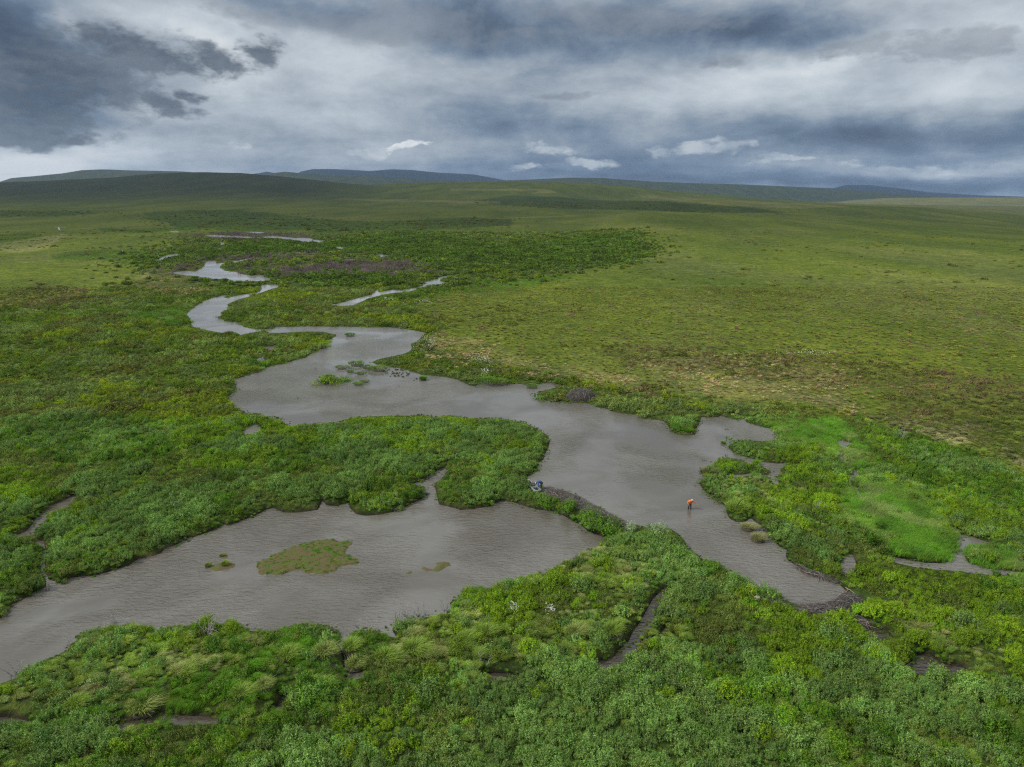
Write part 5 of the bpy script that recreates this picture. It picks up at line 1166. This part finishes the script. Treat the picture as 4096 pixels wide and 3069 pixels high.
# small odds and ends
q = at(*z9(522, 505)); o = pillow("boulder", (q.x, q.y, q.z+.25), (.55, .42, .38), .4, noisy("pale_rock", (.26, .20, .15), (.36, .29, .23), 6, .9, .4), None, 9, label="pale pinkish boulder under the leafy bush on the dark stick dam", cat="boulder")
A, B = P(*z9(1085, 395), .25), P(*z9(1150, 440), .3); o = link("peeled_log", mesh_pl("peeled_log", *tubes(stick_mesh(A, B, .045, 5), 7)), noisy("peeled_wood", (.34, .29, .14), (.25, .21, .10), 8)); tag(o, "yellowish peeled log lying on the river bank above the broad dam", "log")
bird = empty("white_bird", at(492, 1024), .6, label="white bird flying low over the left flat", cat="bird"); bird.location.z += 2.5
BW = mat("white_feathers", (.8, .8, .78), .7)
lathe_x("body", [(.42, .02, .02, 0), (.30, .06, .06, .01), (.05, .10, .10, 0), (-.25, .06, .06, 0), (-.45, .08, .015, 0)], BW, bird, 10)
for s in (-1, 1):
    me = bpy.data.meshes.new("wing"); me.from_pydata([(.14, s*.08, .03), (.20, s*.42, .24), (.02, s*.85, .18), (-.12, s*.42, .22), (-.12, s*.08, .03), (.14, s*.08, .06), (.20, s*.42, .27), (.02, s*.85, .19), (-.12, s*.42, .24), (-.12, s*.08, .05)], [], [(0, 1, 2, 3, 4), (9, 8, 7, 6, 5), (0, 5, 6, 1), (1, 6, 7, 2), (2, 7, 8, 3), (3, 8, 9, 4)]); link("wing", me, BW, bird)
# drowned reeds and weed showing above the shallows
def reeds(name, lab, polys, dens, sc_, tint_, vi_=(7, 10), lb=near_lib):
    PX = []
    for pg, dn in polys:
        w = CAMW(pg, LOW if pg[:, 1].mean() > 2150 and pg[:, 0].mean() < 2400 else 0.0); mn, mx = w.min(0), w.max(0); k_ = int(dn*dens*(mx[0]-mn[0])*(mx[1]-mn[1]))
        q_ = rng.uniform(0, 1, (k_, 2))*(mx-mn)+mn; q_ = q_[(sdist(q_[:, 0], q_[:, 1], w, 1) < 0) & (fbm(q_[:, 0], q_[:, 1], 1.6, 3, 99) > .46)]; lv = np.full((len(q_), 1), LOW if pg[:, 1].mean() > 2150 and pg[:, 0].mean() < 2400 else 0.0); PX.append(np.hstack([q_, lv]))
    Q = np.concatenate(PX); n = len(Q); s = sc_*rng.uniform(.5, 1.2, n); Q[:, 2] = np.maximum(Q[:, 2], height(Q[:, 0], Q[:, 1])) - .05
    scatter(name, "reeds", lab, lb, Q, np.stack([rng.normal(0, .1, n), rng.normal(0, .1, n), rng.uniform(0, 6.28, n)], 1), np.stack([s, s, s], 1), tint_*(1+rng.normal(0, .15, (n, 1))), rng.integers(*vi_, n))
reeds("drowned_sedge", "grey-green drowned sedge showing above the water off the grassy spit", [(Z(*Z4, [990,385,1100,382,1180,405,1210,430,1200,450,1120,445,1040,425,980,400]), 1.6), (Z(*Z4, [840,345,1000,380,960,400,860,372]), .8), (Z(*Z4, [820,430,900,430,960,470,860,480]), .3)], .9, .55, DEAD*.6+SEDG*.35)
reeds("drowned_sedge", "dark drowned sedge and weed along the muddy near shore of the pond", [(Z(*Z7, [400,960,440,900,560,870,900,860,1060,850,1060,900,880,930,600,930,480,990]), 1), (Z(*Z7, [1380,890,1560,900,1760,870,1860,880,1850,960,1700,960,1500,940]), 1.5), (Z(*Z8, [690,670,900,660,900,720,700,730,620,750,420,800,430,770]), 1), (Z(*Z7, [200,1110,300,1050,440,960,460,990,330,1080,230,1130]), 1)], 2.2, .42, WILL*.5+DEAD*.35)
reeds("water_weed", "floating green weed in the backwater", [(Z(*Z5, [1335,470,1440,480,1450,510,1380,500]), 1.5), (Z(*Z5, [1420,545,1480,540,1490,565,1430,570]), 1.5)], 3.0, .35, SEDG)
nI = len(mx_); kI = rng.choice(nI, min(nI, 500), replace=False); sI = rng.uniform(.15, .42, len(kI))
scatter("island_sedge", "sedge", "short olive sedge tufts growing on the moss island", near_lib, np.stack([mx_[kI], my_[kI], np.full(len(kI), LOW+.04)], 1), np.stack([sI*0, sI*0, rng.uniform(0, 6.28, len(kI))], 1), np.stack([sI*1.3, sI*1.3, sI*.8], 1),
  np.where((fbm(mx_[kI], my_[kI], 1.5, 3, 5) > .5)[:, None], OLIV, SEDG*.8), rng.integers(4, 10, len(kI)))
# cotton grass, a haze of white heads
def cotton(areas, n, name, lab, hsz=.05):
    bm = bmesh.new(); V = []; F = []; ps = []
    for (x0, y0, x1, y1, f, w) in areas:
        for i in range(int(n*w)):
            px = random.gauss((x0+x1)/2, (x1-x0)/4); py = random.gauss((y0+y1)/2, (y1-y0)/4); px, py = f(px, py); ps.append((px, py))
    a = np.array(ps); X, Y = unproj(a[:, 0], a[:, 1], .6); h = height(X, Y); ok = shore(X, Y)[0] > .1
    G = Gen(3)
    for x, y, z, k in zip(X, Y, h, ok):
        if not k: continue
        s = hsz*(.6 + Y.mean()/160)*random.uniform(.6, 1.3); c0 = np.array([x, y, z+random.uniform(.35, .85)]); b = len(V)
        for v in ((1, 0, 0), (-1, 0, 0), (0, 1, 0), (0, -1, 0), (0, 0, 1.2), (0, 0, -1.2)): V.append(c0 + np.array(v)*s)
        for t in ((0, 2, 4), (2, 1, 4), (1, 3, 4), (3, 0, 4), (2, 0, 5), (1, 2, 5), (3, 1, 5), (0, 3, 5)): F.append(tuple(b+j for j in t))
    o = link(name, mesh_pl(name, V, F, False), mat("seed_heads", (.72, .72, .66), .9)); tag(o, lab, "flowers", kind='stuff')
i_ = lambda x, y: (x, y)
cotton([(1195, 190, 1330, 290, z4, 1), (1480, 310, 1620, 350, z4, .7), (1540, 380, 1620, 410, z4, .3)], 110, "cotton_grass", "white cotton grass heads on the bank beyond the upper river")
cotton([(1760, 10, 2150, 40, z5, 1)], 70, "cotton_grass", "white cotton grass heads on the hillside")
cotton([(1470, 590, 1530, 660, lambda x, y: z8(x*1.0-330, y+60), 1)], 60, "white_flowers", "white flower heads in the near willows, left patch", .04)
cotton([(1370, 665, 1430, 715, z8, 1), (1905, 710, 1945, 760, z8, .5)], 70, "white_flowers", "white flower heads in the near willows, right patch", .04)
cotton([(60, 1150, 900, 1330, z7, 1)], 110, "seed_heads", "scattered pale seed heads over the lower left grass", .025)
cotton([(780, 1090, 830, 1170, z5, 1), (960, 1105, 1080, 1135, z5, 1)], 45, "willow_catkins", "white catkins on the pale willows by the stick dam", .028)
cotton([(1600, 620, 1700, 640, lambda x, y: (500+x*.6329, 800+y*.6329), 1), (1780, 630, 1980, 660, lambda x, y: (500+x*.6329, 800+y*.6329), .6)], 70, "cotton_grass", "white cotton grass heads beside the right-hand creek")

# ------------------------------------------------------------------ haze
HAZE = 2.6e-5
bm = bmesh.new(); bmesh.ops.create_cube(bm, size=1)
z_lo, z_hi = -460.0, 640.0
bmesh.ops.transform(bm, matrix=Matrix.Translation((0, 8000, (z_lo+z_hi)/2)) @ Matrix.Diagonal((36000, 16700, z_hi-z_lo, 1)), verts=bm.verts)
me = bpy.data.meshes.new("haze"); bm.to_mesh(me); bm.free()
mh = bpy.data.materials.new("haze_air"); mh.use_nodes = True; nh = mh.node_tree; nh.nodes.clear()
pv = nh.nodes.new('ShaderNodeVolumePrincipled'); pv.inputs['Density'].default_value = HAZE; pv.inputs['Color'].default_value = c4(.42, .64, .98); pv.inputs['Anisotropy'].default_value = 0.0
nh.links.new(pv.outputs[0], nh.nodes.new('ShaderNodeOutputMaterial').inputs['Volume'])
o = link("haze", me, mh); tag(o, "thin blue air between the camera and the far hills", "haze", kind='stuff')
